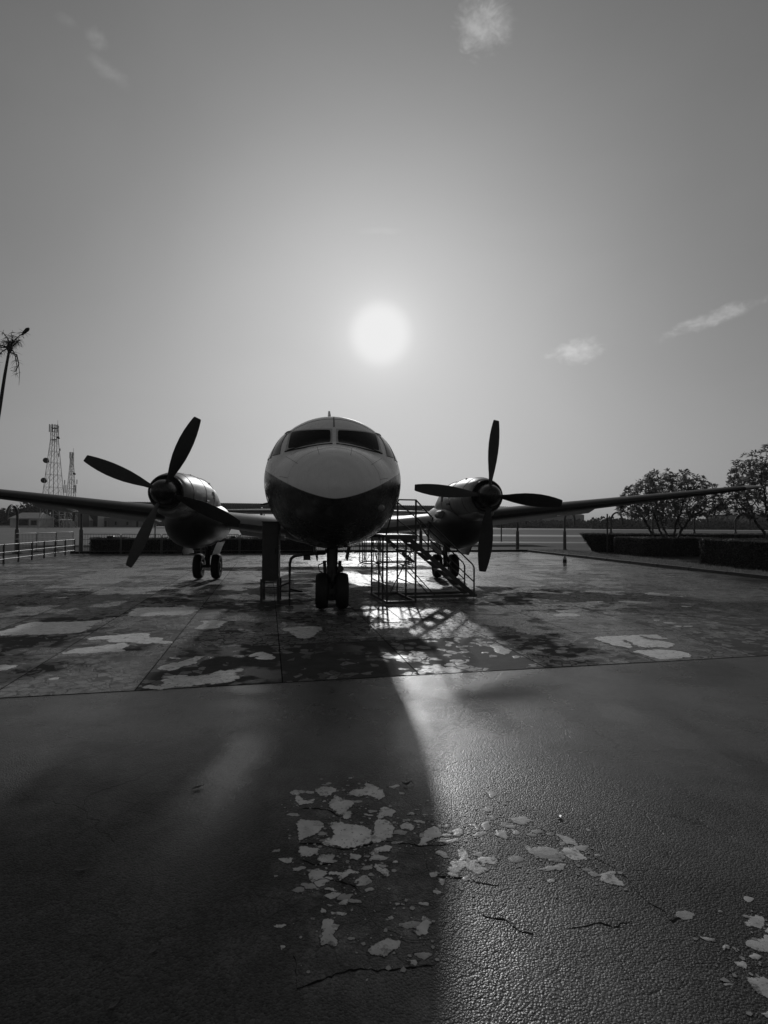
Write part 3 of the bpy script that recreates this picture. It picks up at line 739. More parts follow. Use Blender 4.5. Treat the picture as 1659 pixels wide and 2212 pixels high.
# pale remains of the surface coating, and the puddles
for k, p in enumerate(NEAR):
    f = plate(p, -0.002, 0.0020 + 0.0003 * (k % 5), 0.017, k).build('coating_flake', 'flake', apron); f.color = (1, 1, 1, rs.uniform(1.5, 2.4))
for k, p in enumerate(FAR):
    f = plate(p, 0.0, 0.0068 + 0.0004 * (k % 7), 0.06, 100 + k).build('coating_patch', 'flake', apron); f.color = (1, 1, 1, rs.uniform(2.1, 2.7))
# smaller flakes between the large ones
rf = random.Random(41)
big_ = [p for p in NEAR if len(p) > 4]
for k in range(130):
    src = rf.choice(big_); q = rf.choice(src)
    cx_, cy_ = q[0] + rf.gauss(0, .10), q[1] + rf.gauss(0, .09)
    r_ = rf.uniform(.012, .042); m_ = rf.randint(6, 9); a0 = rf.uniform(0, 6.28); el = rf.uniform(.5, 1.0); ro = rf.uniform(-.4, .4)
    pts = []
    for i in range(m_):
        a = a0 + 2 * pi * i / m_
        rr_ = r_ * rf.uniform(.55, 1.25)
        x_, y_ = rr_ * cos(a) * 1.35, rr_ * sin(a) * el
        pts.append((cx_ + x_ * cos(ro) - y_ * sin(ro), cy_ + x_ * sin(ro) + y_ * cos(ro)))
    f = plate(pts, -.002, .0014 + .0002 * (k % 6), .008, 700 + k).build('coating_flake', 'flake', apron); f.color = (1, 1, 1, rf.uniform(.9, 2.0))
# crumbs of the broken coating, too small to pick apart
rc = random.Random(77)
cm = MB()
wx = [q for w_ in NEAR for q in w_]
for k in range(800):
    q = rc.choice(wx)
    x, y = q[0] + rc.gauss(0, .07), q[1] + rc.gauss(0, .07)
    r_ = rc.choice((.003, .004, .006, .009, .013)) * rc.uniform(.6, 1.2)
    m_ = rc.randint(4, 6); a0 = rc.uniform(0, 6.28)
    pts = [(x + r_ * rc.uniform(.5, 1.2) * cos(a0 + 6.283 * i / m_), y + r_ * rc.uniform(.5, 1.2) * sin(a0 + 6.283 * i / m_)) for i in range(m_)]
    z = .0022 + .0002 * (k % 4)
    cm.add([(a, b, z) for a, b in pts] + [(a, b, .001) for a, b in pts], [tuple(range(m_))] + [(i, i + m_, (i + 1) % m_ + m_, (i + 1) % m_) for i in range(m_)])
for k, pl in enumerate(CRACKS):
    pts = []
    for i in range(len(pl) - 1):
        L = math.hypot(pl[i + 1][0] - pl[i][0], pl[i + 1][1] - pl[i][1]); m_ = max(2, int(L / .012))
        for s_ in range(m_):
            f_ = s_ / m_
            pts.append((pl[i][0] + (pl[i + 1][0] - pl[i][0]) * f_, pl[i][1] + (pl[i + 1][1] - pl[i][1]) * f_))
    va_, fa_ = [], []
    for i, (x, y) in enumerate(pts):
        o1 = .02 * noise.noise((x * 9, y * 9, k)) + .008 * noise.noise((x * 45, y * 45, k))
        o2 = .02 * noise.noise((x * 9, y * 9, k + 50)) + .010 * noise.noise((x * 45, y * 45, k + 50))
        w_ = .0045 * (.35 + abs(noise.noise((x * 14, y * 14, k + 7))) * 2.2) * min(1, i / 4, (len(pts) - 1 - i) / 4)
        va_ += [(x + o1, y + o2 - w_, .0012), (x + o1, y + o2 + w_, .0012)]
    for i in range(len(pts) - 1): fa_.append((2 * i, 2 * i + 2, 2 * i + 3, 2 * i + 1))
    MB().add(va_, fa_).build('crack', 'crack', apron)
cm.rim = [1.0] * len(cm.v); cm.grain = 45.0
crumbs = cm.build('coating_crumbs', 'flake', apron); crumbs['kind'] = 'stuff'
# planted strip on the right with its kerb
def kx(y): return 12.73 - 0.1845 * (y - 17.78)
sheet('planting_bed', [(kx(4) + .16, 4), (45, 4), (45, 44), (kx(35) + .16, 35.6)], 0.05, 'soil')
for k in range(17):
    y0 = 5 + k * 1.8
    y1 = y0 + 1.78
    mb = MB()
    o = mb.box((0, 0, 0.05), (0.14, 1.77, 0.13)).build('kerb_stone', 'kerb')
    if k == 0:
        kroot = empty('kerb', (kx(5), 5, 0)); kroot['kind'] = 'structure'
        kmesh = bevel(o, 0.012, 2).data
    else:
        bpy.data.meshes.remove(o.data)
        o = obj('kerb_stone', kmesh, None)
    o.parent = kroot
    o.location = (kx((y0 + y1) / 2) - kx(5), (y0 + y1) / 2 - 5, random.uniform(-.006, .006))
    o.rotation_euler = (0, 0, math.atan(0.1845))
# far edge of the apron: low dark kerb along the fence line
fk = MB()
a_, b_ = Vector((-17.3, 29.65, 0.05)), Vector((9.5, 35.35, 0.05))
tag(fk.bar(a_, b_, 0.18, 0.16).build('edge_kerb', 'boot'), kind='structure')

# weeds and short grass along the far edge and in the bed
def blades(name, spots, h, mat, label, n=7, cat='grass'):
    rnd = random.Random(hash(name) % 1000)
    mb = MB()
    for (x, y) in spots:
        for _ in range(n):
            a = rnd.uniform(0, 2 * pi); l = h * rnd.uniform(.5, 1.2); w = .012 * rnd.uniform(.7, 1.6)
            bx, by = x + rnd.uniform(-.12, .12), y + rnd.uniform(-.12, .12)
            lean = rnd.uniform(.1, .6) * l
            mb.add([(bx - w * sin(a), by + w * cos(a), .0), (bx + w * sin(a), by - w * cos(a), .0), (bx + lean * cos(a) * .5, by + lean * sin(a) * .5, l * .7), (bx + lean * cos(a), by + lean * sin(a), l)], [(0, 1, 2), (0, 2, 3)])
    return tag(mb.build(name, mat), label, cat, kind='stuff')
rg = random.Random(5)
sp = []
for k in range(900):
    t = rg.random()
    p = a_ + (b_ - a_) * t + E2 * rg.uniform(.15, 1.6)
    sp.append((p.x, p.y))
for k in range(1500):
    y = rg.uniform(16, 37)
    sp.append((kx(y) + rg.uniform(.15, 3.5), y))
blades('weeds', sp, 0.13, 'leaf', 'short weeds and grass along the edges of the apron', 6)

# ------------------------------------------------------------------ the aircraft (local: x across, y back, z up, origin under the nose wheel)
plane = empty('airliner', (-1.0524, 10.9708, 0.0035), 0.1102)
tag(plane, 'twin propeller airliner seen head on, pale upper nose, dark belly', 'aircraft')

FS = [  # y, half width, z of widest, top, bottom
    (-2.52, .03, 2.33, 2.36, 2.30), (-2.49, .20, 2.33, 2.53, 2.14), (-2.42, .34, 2.34, 2.68, 2.01), (-2.28, .50, 2.36, 2.83, 1.87), (-2.08, .66, 2.39, 2.955, 1.735),
    (-1.82, .84, 2.43, 3.06, 1.60), (-1.55, .98, 2.47, 3.14, 1.495), (-1.36, 1.075, 2.49, 3.20, 1.425), (-1.15, 1.165, 2.51, 3.375, 1.365), (-0.93, 1.24, 2.53, 3.56, 1.32),
    (-0.75, 1.29, 2.545, 3.69, 1.285), (-0.5, 1.33, 2.56, 3.83, 1.25), (-0.2, 1.345, 2.57, 3.90, 1.235), (0.2, 1.348, 2.57, 3.925, 1.23), (1.0, 1.345, 2.57, 3.925, 1.23),
    (10.0, 1.335, 2.57, 3.905, 1.235), (12.0, 1.22, 2.65, 3.88, 1.50), (14.0, .93, 2.8, 3.82, 1.95), (16.0, .52, 3.0, 3.72, 2.45), (17.3, .22, 3.15, 3.5, 2.85), (17.7, .03, 3.2, 3.25, 3.15)]


def cr(p0, p1, p2, p3, t):
    return 0.5 * (2 * p1 + (p2 - p0) * t + (2 * p0 - 5 * p1 + 4 * p2 - p3) * t * t + (3 * p1 - p0 - 3 * p2 + p3) * t ** 3)


def fus_ring(row, n=64):
    y, a, zw, zt, zb = row
    return [Vector((a * cos(2 * pi * k / n), y, zw + ((zt - zw) if sin(2 * pi * k / n) > 0 else (zw - zb)) * sin(2 * pi * k / n))) for k in range(n)]


rows = []
for i in range(len(FS) - 1):
    p0, p1, p2, p3 = FS[max(i - 1, 0)], FS[i], FS[i + 1], FS[min(i + 2, len(FS) - 1)]
    for s in range(4):
        t = s / 4
        lin = [p1[c] + (p2[c] - p1[c]) * t for c in range(5)]
        if i < 13:
            rows.append(tuple([lin[0]] + [cr(p0[c], p1[c], p2[c], p3[c], t) for c in range(1, 5)]))
        else:
            rows.append(tuple(lin))
rows.append(FS[-1])
fmb = MB().loft([fus_ring(r) for r in rows])
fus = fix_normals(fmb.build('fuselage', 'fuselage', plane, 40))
bvh = BVHTree.FromPolygons([Vector(p) for p in fmb.v], fmb.f)


def front_hit(x, z, off):
    h, nrm, _, _ = bvh.ray_cast(Vector((x, -6, z)), Vector((0, 1, 0)))
    if nrm.y > 0: nrm = -nrm
    return h + nrm * off


def side_hit(sgn, y, z, off):
    h, nrm, _, _ = bvh.ray_cast(Vector((sgn * 4, y, z)), Vector((-sgn, 0, 0)))
    if nrm.x * sgn < 0: nrm = -nrm
    return h + nrm * off


def patch(name, corners, hit, off, mat, parent, nu=10, nv=6, rr=0.0):
    """curved pane: bilinear patch of 4 corners (a,b) laid on the skin, with real thickness"""
    mb = MB()
    A, B, C, D = corners
    top, bot = [], []
    for j in range(nv + 1):
        for i in range(nu + 1):
            s, t = i / nu, j / nv
            if rr:
                s2, t2 = 2 * s - 1, 2 * t - 1          # soften the corners
                s_ = .5 + .5 * s2 * math.sqrt(max(0, 1 - rr * t2 ** 6 * .5)); t_ = .5 + .5 * t2 * math.sqrt(max(0, 1 - rr * s2 ** 6 * .5))
                s, t = s_, t_
            a = (1 - t) * ((1 - s) * A[0] + s * B[0]) + t * ((1 - s) * D[0] + s * C[0])
            b = (1 - t) * ((1 - s) * A[1] + s * B[1]) + t * ((1 - s) * D[1] + s * C[1])
            top.append(hit(a, b, off)); bot.append(hit(a, b, -0.01))
    W = nu + 1
    fs = [(j * W + i, j * W + i + 1, (j + 1) * W + i + 1, (j + 1) * W + i) for j in range(nv) for i in range(nu)]
    n = len(top)
    rim = [i for i in range(nu)] + [j * W + nu for j in range(nv)] + [nv * W + nu - i for i in range(nu)] + [(nv - j) * W for j in range(nv)]
    fs += [(rim[k], rim[k] + n, rim[(k + 1) % len(rim)] + n, rim[(k + 1) % len(rim)]) for k in range(len(rim))]
    mb.add(top + bot, fs)
    return fix_normals(mb.build(name, mat, parent, 40))


def skin_tube(name, pts, hit, r, mat, parent, n=6, off=0.0, sub=6):
    P = []
    for i in range(len(pts) - 1):
        for s in range(sub):
            t = s / sub
            P.append(hit(pts[i][0] + (pts[i + 1][0] - pts[i][0]) * t, pts[i][1] + (pts[i + 1][1] - pts[i][1]) * t, off))
    P.append(hit(pts[-1][0], pts[-1][1], off))
    return MB().tube(P, r, n).build(name, mat, parent, 60)


# windscreen
for sg in (-1, 1):
    c4 = [(sg * .068, 3.475), (sg * .80, 3.47), (sg * .835, 3.085), (sg * .068, 3.185)]
    fr4 = [(sg * .035, 3.51), (sg * .835, 3.50), (sg * .885, 3.035), (sg * .035, 3.15)]
    patch('windscreen_frame', fr4, front_hit, 0.008, 'frame', fus, 12, 6)
    pane = patch('windscreen_pane', c4, front_hit, 0.014, 'glass_dark', fus, 14, 10, 0.16)
    skin_tube('windscreen_seal', [fr4[3], fr4[2]], front_hit, 0.014, 'seal', fus, off=.004)
    # wiper
    MB().tube([front_hit(sg * .83, 3.035, .03), front_hit(sg * .55, 3.10, .035), front_hit(sg * .30, 3.155, .03)], .008, 6).build('wiper', 'seal', fus)
    sh = lambda y, z, off, sg=sg: side_hit(sg, y, z, off)
    patch('side_window', [(-.58, 3.46), (-.36, 3.46), (-.86, 3.0), (-1.12, 3.0)], sh, 0.012, 'glass_side', fus, 6, 6)
    patch('side_window', [(-.28, 3.46), (.12, 3.46), (-.36, 2.96), (-.78, 2.97)], sh, 0.012, 'glass_pale', fus, 6, 6)
    skin_tube('window_hood', [(-.62, 3.50), (-.3, 3.51), (.2, 3.50)], sh, 0.018, 'frame', fus, off=.01)
    skin_tube('window_post', [(-.32, 3.47), (-.82, 2.96)], sh, 0.016, 'frame', fus, off=.004)
    # cabin windows along the side
    for q in range(10):
        y0 = 1.6 + q * .98
        patch('cabin_window', [(y0, 3.02), (y0 + .34, 3.02), (y0 + .34, 2.62), (y0, 2.62)], sh, 0.006, 'glass_dark', fus, 5, 5, .9)
    # access hatch outline
    for a, b in (((-.30, 2.75), (.55, 2.75)), ((.55, 2.75), (.55, 2.1)), ((.55, 2.1), (-.30, 2.1)), ((-.30, 2.1), (-.30, 2.75))):
        skin_tube('panel_seam', [a, b], sh, 0.005, 'seal', fus, 5)


def ring_at(name, y, r, mat, k0=0, k1=64, sx=1.0):
    for i in range(len(rows) - 1):
        if rows[i][0] <= y <= rows[i + 1][0]:
            t = (y - rows[i][0]) / (rows[i + 1][0] - rows[i][0] + 1e-9)
            row = tuple(rows[i][c] + (rows[i + 1][c] - rows[i][c]) * t for c in range(5))
    pts = fus_ring(row, 64)
    pts = (pts + pts)[k0:k1 + 1]
    return MB().tube(pts, r, 5, False).build(name, mat, fus, 60)


ring_at('radome_seam', -1.90, .0025, 'frame', 0, 32)
ring_at('panel_seam', -0.62, .004, 'seal')
ring_at('panel_seam', 0.3, .004, 'seal')
for a_s, b_s in (((-.86, 2.93), (-.62, 2.74)), ((.86, 2.93), (.62, 2.74)), ((-.95, 2.55), (-.78, 2.50)), ((.95, 2.55), (.78, 2.50)), ((-.3, 3.06), (-.26, 2.88)), ((.3, 3.06), (.26, 2.88))):
    skin_tube('panel_seam', [a_s, b_s], front_hit, .0035, 'strut', fus, 5)
for sg in (-1, 1):
    sh = lambda y, z, off, sg=sg: side_hit(sg, y, z, off)
    for a_s, b_s in (((-.9, 2.9), (1.4, 2.9)), ((-1.0, 2.5), (1.4, 2.5)), ((-.75, 2.05), (1.4, 2.05)), ((.95, 3.4), (.95, 1.7))):
        skin_tube('panel_seam', [a_s, b_s], sh, .004, 'strut', fus, 5)
# roof centre seam, pitot, scoop, lamp, aerials
skin_tube('panel_seam', [(0, 3.56), (0, 3.82)], front_hit, .012, 'strut', fus, off=.002)
pt = side_hit(-1, -0.1, 2.14, 0)
MB().tube([pt, pt + Vector((-.10, -.02, -.02)), pt + Vector((-.13, -.10, -.03)), pt + Vector((-.13, -.34, -.03))], [.02, .018, .014, .009], 8).build('pitot_tube', 'strut', fus, 60)
sc0 = front_hit(.80, 2.02, 0)
scp = MB()
scp.lathe([(.015, -.10), (.06, -.09), (.085, -.03), (.09, .06), (.085, .16)], 14, Matrix.Translation(sc0 + Vector((0.0, 0.02, 0.0))) @ Matrix.Diagonal((1.0, 1.0, .72, 1)))
scp.build('lamp_fairing', 'cowl', fus, 40)
MB().box((0, 3.2, 3.97), (.02, .26, .16)).build('blade_aerial', 'frame', fus)
MB().tube([(0, 5.0, 3.9), (0, 5.05, 4.25)], .008, 6).build('whip_aerial', 'seal', fus)
MB().box((-.42, 1.2, 1.17), (.02, .22, .16)).build('blade_aerial', 'seal', fus)

# ---- wings
def airfoil(c, tc, n=14):
    pts = []
    xs = [.5 * (1 - cos(pi * k / n)) for k in range(n + 1)]
    th = lambda x: 5 * tc * (.2969 * math.sqrt(x) - .126 * x - .3516 * x * x + .2843 * x ** 3 - .1036 * x ** 4)
    cam_ = lambda x: .022 * (1 - (2 * x - .7) ** 2)
    for x in reversed(xs): pts.append((x * c, (cam_(x) + th(x)) * c))
    for x in xs[1:-1]: pts.append((x * c, (cam_(x) - th(x)) * c))
    return pts


def wing_sec(l):
    c = 3.5 - (2.15 / 15) * l
    return c, 4.86 + .062 * l, 1.40 + .1145 * l, .18 - .004 * l


for sg in (1, -1):
    wroot = None
    rings = []
    for l in (.6, 1.6, 3.0, 4.5, 7, 9.5, 12, 14.0, 14.55, 14.85, 15.02):
        c, yl, z0, tc = wing_sec(l)
        k = 1.0 if l < 14.2 else {14.55: .97, 14.85: .86, 15.02: .6}[l]
        kt = 1.0 if l < 14.2 else {14.55: .9, 14.85: .65, 15.02: .22}[l]
        rings.append([Vector((sg * l, yl + (1 - k) * c * .5 + px * k, z0 + pz * kt)) for px, pz in airfoil(c, tc)])
    wing = fix_normals(MB().loft(rings).build('wing', 'wing', plane, 35))
    # black rubber boot round the leading edge
    n = 14
    br = []
    for l in (4.6, 7, 9.5, 12, 14.1):
        c, yl, z0, tc = wing_sec(l)
        af = airfoil(c * 1.0, tc)
        le = af[n - 4:n + 6]
        cx_, cz_ = .06 * c, .005
        br.append([Vector((sg * l, yl + px - .006, z0 + pz * 1.02 + (.004 if i < 4 else -.004))) for i, (px, pz) in enumerate(le)])
    fix_normals(MB().loft(br, False, False).build('deicing_boot', 'boot', wing, 40))
    # flaps, lowered a little, and their end fairings
    for (l0, l1) in ((1.55, 3.05), (4.5, 9.45)):
        rr = []
        for l in (l0, l1):
            c, yl, z0, tc = wing_sec(l)
            fc = .27 * c
            ya, za = yl + c * .78, z0 - .045 * c
            R = radians(-20)
            prof = [(0, .02), (.06, .055), (.25, .05), (1, .0), (.5, -.035), (.15, -.05), (.02, -.03)]
            rr.append([Vector((sg * l, ya + (px * cos(R) - pz * sin(R)) * fc, za + (px * sin(R) + pz * cos(R)) * fc)) for px, pz in prof])
        fix_normals(MB().loft(rr).build('flap', 'wing', wing, 40))
    for l in (5.6, 8.2):
        c, yl, z0, tc = wing_sec(l)
        fm = MB().loft([[Vector((sg * (l + a * w), yl + c * t, z0 - .02 * c - d + b * hh)) for a, b in ((-1, 0), (-.7, -.7), (0, -1), (.7, -.7), (1, 0), (0, .6))] for t, w, hh, d in ((.52, .01, .01, .06), (.62, .05, .09, .07), (.8, .06, .12, .1), (1.0, .04, .08, .14), (1.08, .01, .01, .16))])
        fm.build('flap_track_fairing', 'wing', wing, 40)
    c, yl, z0, tc = wing_sec(14.9)
    MB().lathe([(.005, -.09), (.03, -.07), (.04, 0), (.03, .09), (.005, .13)], 10, Matrix.Translation((sg * 14.93, yl + .25 * c, z0 + .01))).build('navigation_light', 'glass_pale', wing, 50)

    # ---- engine nacelle
    cx = sg * 3.77
    YP, ZP = 1.567, 2.437

    def ell(y, zc, a, b, n=36):
        return [Vector((cx + a * cos(2 * pi * k / n), y, zc + b * sin(2 * pi * k / n))) for k in range(n)]
    cw = MB().loft([ell(YP + .30, ZP, .30, .30), ell(YP + .16, ZP, .345, .345), ell(YP + .12, ZP, .375, .375), ell(YP + .15, ZP, .405, .405), ell(YP + .28, ZP, .445, .445), ell(YP + .6, ZP, .50, .50), ell(YP + 1.0, ZP, .535, .535), ell(YP + 1.7, ZP, .56, .555),
                    ell(YP + 2.6, ZP - .01, .565, .55), ell(YP + 3.4, ZP - .07, .54, .51), ell(YP + 4.2, ZP - .2, .46, .43), ell(YP + 5.0, ZP - .32, .33, .30), ell(YP + 5.8, ZP - .42, .16, .15), ell(YP + 6.1, ZP - .46, .03, .03)], True)
    nac = fix_normals(cw.build('nacelle', 'cowl', plane, 45))
    ik = MB().lathe([(.30, .30), (.22, .55), (.20, .9)], 28, Matrix.Translation((cx, YP, ZP)), True)
    ik.build('air_intake', 'seal', nac, 45)
    # dark lip round the intake
    MB().tube([Vector((cx + .375 * cos(2 * pi * k / 40), YP + .115, ZP + .375 * sin(2 * pi * k / 40))) for k in range(41)], .026, 8, False).build('intake_lip', 'spinner', nac, 60)
    for yy, rr_ in ((YP + .62, .504), (YP + 1.75, .563), (YP + 2.75, .565)):
        MB().tube([Vector((cx + rr_ * cos(2 * pi * k / 40), yy, ZP + rr_ * .992 * sin(2 * pi * k / 40))) for k in range(41)], .006, 5, False).build('cowling_seam', 'strut', nac, 60)
    # scoop under the spinner
    fix_normals(MB().loft([[Vector((cx + a * cos(2 * pi * k / 20), y, z + b * sin(2 * pi * k / 20))) for k in range(20)] for y, z, a, b in ((YP + .24, ZP - .40, .20, .09), (YP + .3, ZP - .42, .24, .12), (YP + .8, ZP - .44, .30, .16), (YP + 1.8, ZP - .42, .34, .20), (YP + 2.4, ZP - .36, .2, .1))]).build('oil_cooler_scoop', 'cowl', nac, 45))
    # cowl latches, vents and the exhaust
    rl = random.Random(11 + sg)
    for q in range(9):
        a = rl.uniform(.15, 2.9); yy = YP + rl.uniform(.9, 3.0); r_ = .553
        ctr = Vector((cx + r_ * cos(a), yy, ZP + r_ * .985 * sin(a)))
        MB().lathe([(.004, -.035), (.024, -.025), (.03, 0), (.024, .03), (.004, .05)], 8, Matrix.Translation(ctr)).build('cowling_latch', 'chrome', nac, 50)
    a = pi if sg > 0 else 0
    for (dz, yy, hh, ww) in ((.06, YP + 2.6, .20, .16), (-.14, YP + 1.9, .06, .30)):
        bb = MB().box((cx - sg * .556, yy, ZP + dz), (.03, ww, hh)); bevel(bb.build('vent', 'seal', nac), .008, 1)
    ex = MB().lathe([(.10, 0), (.12, .05), (.12, .5), (.10, .5), (.095, .1)], 16, Matrix.Translation((cx + sg * .50, YP + 3.3, ZP - .22)) @ Matrix.Rotation(radians(-18 * sg), 4, 'Z'), False)
    ex.build('exhaust_pipe', 'strut', nac, 40)
    # bulged fairing of the wheel bay below the wing
    fr = fix_normals(MB().loft([ell(3.05, 1.80, .05, .05), ell(3.12, 1.79, .25, .25), ell(3.3, 1.77, .43, .43), ell(3.6, 1.74, .58, .57), ell(4.0, 1.72, .68, .66), ell(4.5, 1.71, .725, .70), ell(5.5, 1.72, .73, .70), ell(6.5, 1.74, .68, .62), ell(7.5, 1.80, .50, .42), ell(8.4, 1.88, .22, .2), ell(8.8, 1.92, .03, .03)]).build('wheel_bay_fairing', 'dark_paint', nac, 45))
    # small inlet at the wing root of the nacelle
    MB().lathe([(.03, -.08), (.10, -.06), (.12, 0), (.12, .4)], 14, Matrix.Translation((cx - sg * .62, 3.98, 2.02))).build('small_inlet', 'cowl', nac, 40)

    # ---- propeller
    prop = MB().lathe([(.02, -.46), (.11, -.44), (.185, -.36), (.24, -.25), (.272, -.12), (.288, .02), (.288, .10)], 32, Matrix.Translation((cx, YP, ZP))).build('propeller', 'spinner', plane, 35)
    prop.name = 'propeller'
    base = 84.5 if sg > 0 else 66.5
    st = [(0.17, 0.1, 0.09, 40), (0.28, 0.11, 0.075, 40), (0.42, 0.167, 0.05, 40), (0.62, 0.256, 0.036, 36), (0.85, 0.321, 0.03, 32), (1.05, 0.339, 0.026, 28), (1.25, 0.335, 0.022, 25), (1.45, 0.302, 0.018, 23), (1.62, 0.251, 0.015, 21), (1.75, 0.2, 0.012, 20), (1.815, 0.167, 0.01, 19), (1.83, 0.14, 0.004, 19)]
    mesh_b = None
    for k in range(4):
        if mesh_b is None:
            rg_ = []
            for (r, ch, th_, pit) in st:
                sec = []
                for (px, pz) in ((-.5, 0), (-.42, .3), (-.2, .5), (.1, .47), (.35, .28), (.5, 0), (.3, -.12), (0, -.2), (-.3, -.15)):
                    X, Y_ = px * ch - .04 * ch, pz * th_
                    p_ = radians(pit) * 1.0
                    sec.append(Vector((X * cos(p_) - Y_ * sin(p_), X * sin(p_) + Y_ * cos(p_), r)))
                rg_.append(sec)
            b_o = fix_normals(MB().loft(rg_).build('blade', 'blade', prop, 50))
            mesh_b = b_o.data
        else:
            b_o = obj('blade', mesh_b, None, prop)
        b_o.location = (cx, YP - .08, ZP)
        th_ = radians(base + 90 * k)
        b_o.rotation_euler = (0, radians(90) - th_, 0)
        cuff = MB().lathe([(.085, 0), (.095, .04), (.075, .09)], 14, Matrix.Translation((cx, YP - .08, ZP)) @ Matrix.Rotation(radians(90) - th_, 4, 'Y') @ Matrix.Rotation(radians(90), 4, 'X') @ Matrix.Translation((0, .19, 0)), True)
        cuff.build('blade_root', 'strut', prop, 40)

    # ---- main undercarriage
    mg = MB().tube([(cx, 6.2, 1.25), (cx, 6.2, .42)], [.085, .07], 14).build('main_gear', 'strut', plane, 40)
    tyre = [(.20, -.11), (.30, -.125), (.355, -.115), (.385, -.075), (.395, 0), (.385, .075), (.355, .115), (.30, .125), (.20, .11)]
    for dx in (-.27, .27):
        MT_ = Matrix.Translation((cx + dx, 6.2, .395)) @ Matrix.Rotation(radians(90), 4, 'Z')
        MB().lathe(tyre, 32, MT_, False).build('tyre', 'tyre', mg, 50)
        MB().lathe([(.05, -.13), (.12, -.12), (.17, -.07), (.205, -.10), (.205, .10), (.17, .07), (.12, .12), (.05, .13)], 20, MT_).build('wheel_hub', 'hub', mg, 40)
    MB().tube([(cx - .30, 6.2, .395), (cx + .30, 6.2, .395)], .05, 10).build('axle', 'strut', mg, 40)
    MB().tube([(cx, 6.2, .9), (cx, 4.9, 1.3)], .045, 8).build('drag_brace', 'strut', mg, 40)
    MB().tube([(cx, 6.05, .85), (cx, 5.86, .66), (cx, 6.05, .50)], .03, 6).build('torque_link', 'strut', mg, 40)
    MB().tube([(cx + .09, 6.12, 1.2), (cx + .1, 6.1, .8), (cx + .07, 6.1, .5)], .012, 5).build('brake_hose', 'seal', mg, 40)
    for s2 in (-1, 1):
        dm = MB().box((0, 0, 0), (.03, 1.25, .40), Matrix.Rotation(radians(22 * s2), 3, 'Y'))
        d_ = bevel(dm.build('gear_door', 'dark_paint', mg), .008, 1); d_.location = (cx + s2 * .46, 5.4, 1.02 - .02)
    fdm = MB().add([(0, 0, 0), (.30, .02, .02), (.22, .04, -.30), (.10, .03, -.34), (0, .04, .0), (.30, .06, .02), (.22, .08, -.30), (.10, .07, -.34)], [(0, 1, 2, 3), (7, 6, 5, 4), (0, 4, 5, 1), (1, 5, 6, 2), (2, 6, 7, 3), (3, 7, 4, 0)])
    fd = fdm.build('gear_door', 'dark_paint', mg); fd.location = (cx - .52, 4.3, 1.26)

# wing root fairing
fix_normals(MB().loft([[Vector((a * cos(2 * pi * k / 32), y, z + b * sin(2 * pi * k / 32))) for k in range(32)] for y, z, a, b in ((4.2, 1.5, .4, .2), (4.7, 1.5, 1.15, .38), (5.4, 1.5, 1.45, .42), (7.5, 1.52, 1.45, .4), (8.8, 1.55, 1.1, .3), (9.6, 1.6, .3, .1))]).build('wing_root_fairing', 'dark_paint', plane, 45))

# tail
tl = []
for (l, yl, c) in ((-5.45, 16.25, .9), (-5.3, 16.1, 1.15), (-1, 15.3, 2.1), (0, 15.1, 2.3), (1, 15.3, 2.1), (5.3, 16.1, 1.15), (5.45, 16.25, .9)):
    tl.append([Vector((l, yl + px, 2.36 + pz - .02)) for px, pz in airfoil(c, .11)])
tp = fix_normals(MB().loft(tl).build('tailplane', 'wing', plane, 40))
fn = []
for (z, yl, c) in ((3.3, 13.2, 4.0), (4.4, 14.6, 2.8), (7.2, 15.75, 1.5), (7.42, 15.95, 1.1), (7.47, 16.2, .6)):
    fn.append([Vector((pz, yl + px, z)) for px, pz in airfoil(c, .11)])
fin = fix_normals(MB().loft(fn).build('fin', 'fuselage', plane, 40))

# nose undercarriage
ng = MB().tube([(0, .08, 1.45), (0, 0, .62), (0, 0, .30)], [.12, .105, .085], 16).build('nose_gear', 'strut', plane, 40)
for dx in (-.205, .205):
    MT_ = Matrix.Translation((dx, 0, .37)) @ Matrix.Rotation(radians(90), 4, 'Z')
    MB().lathe([(.17, -.11), (.27, -.128), (.33, -.118), (.36, -.07), (.37, 0), (.36, .07), (.33, .118), (.27, .128), (.17, .11)], 32, MT_, False).build('tyre', 'tyre', ng, 50)
    MB().lathe([(.04, -.12), (.10, -.11), (.15, -.06), (.175, -.09), (.175, .09), (.15, .06), (.10, .11), (.04, .12)], 20, MT_).build('wheel_hub', 'hub', ng, 40)
MB().tube([(-.26, 0, .37), (.26, 0, .37)], .045, 10).build('axle', 'strut', ng, 40)
MB().tube([(.0, -.10, .78), (.0, -.24, .60), (0, -.10, .44)], .028, 6).build('torque_link', 'strut', ng, 40)
bevel(MB().box((0, -.02, .36), (.20, .20, .34)).build('fork', 'strut', ng), .03, 2)
MB().tube([(0, -.16, .30), (0, -.30, .24)], .03, 8).build('tow_lug', 'strut', ng, 40)
MB().lathe([(.115, -.05), (.13, 0), (.115, .05)], 16, Matrix.Translation((0, 0, .66)) @ Matrix.Rotation(radians(90), 4, 'X')).build('steering_collar', 'strut', ng, 40)
for s2 in (-1, 1):
    MB().tube([(s2 * .16, .02, .98), (s2 * .14, .02, .70)], .035, 8).build('steering_jack', 'strut', ng, 40)
    dm = MB().box((0, 0, 0), (.025, .95, .36), Matrix.Rotation(radians(12 * s2), 3, 'Y'))
    d_ = bevel(dm.build('gear_door', 'dark_paint', ng), .006, 1); d_.location = (s2 * .34, .35, 1.16)
MB().tube([(0, .06, 1.0), (0, 1.1, 1.32)], .04, 8).build('drag_brace', 'strut', ng, 40)
MB().tube([(-.10, -.08, .98), (-.28, -.1, .90), (-.26, -.1, .78), (-.12, -.1, .70)], .012, 6).build('hydraulic_hose', 'seal', ng, 50)
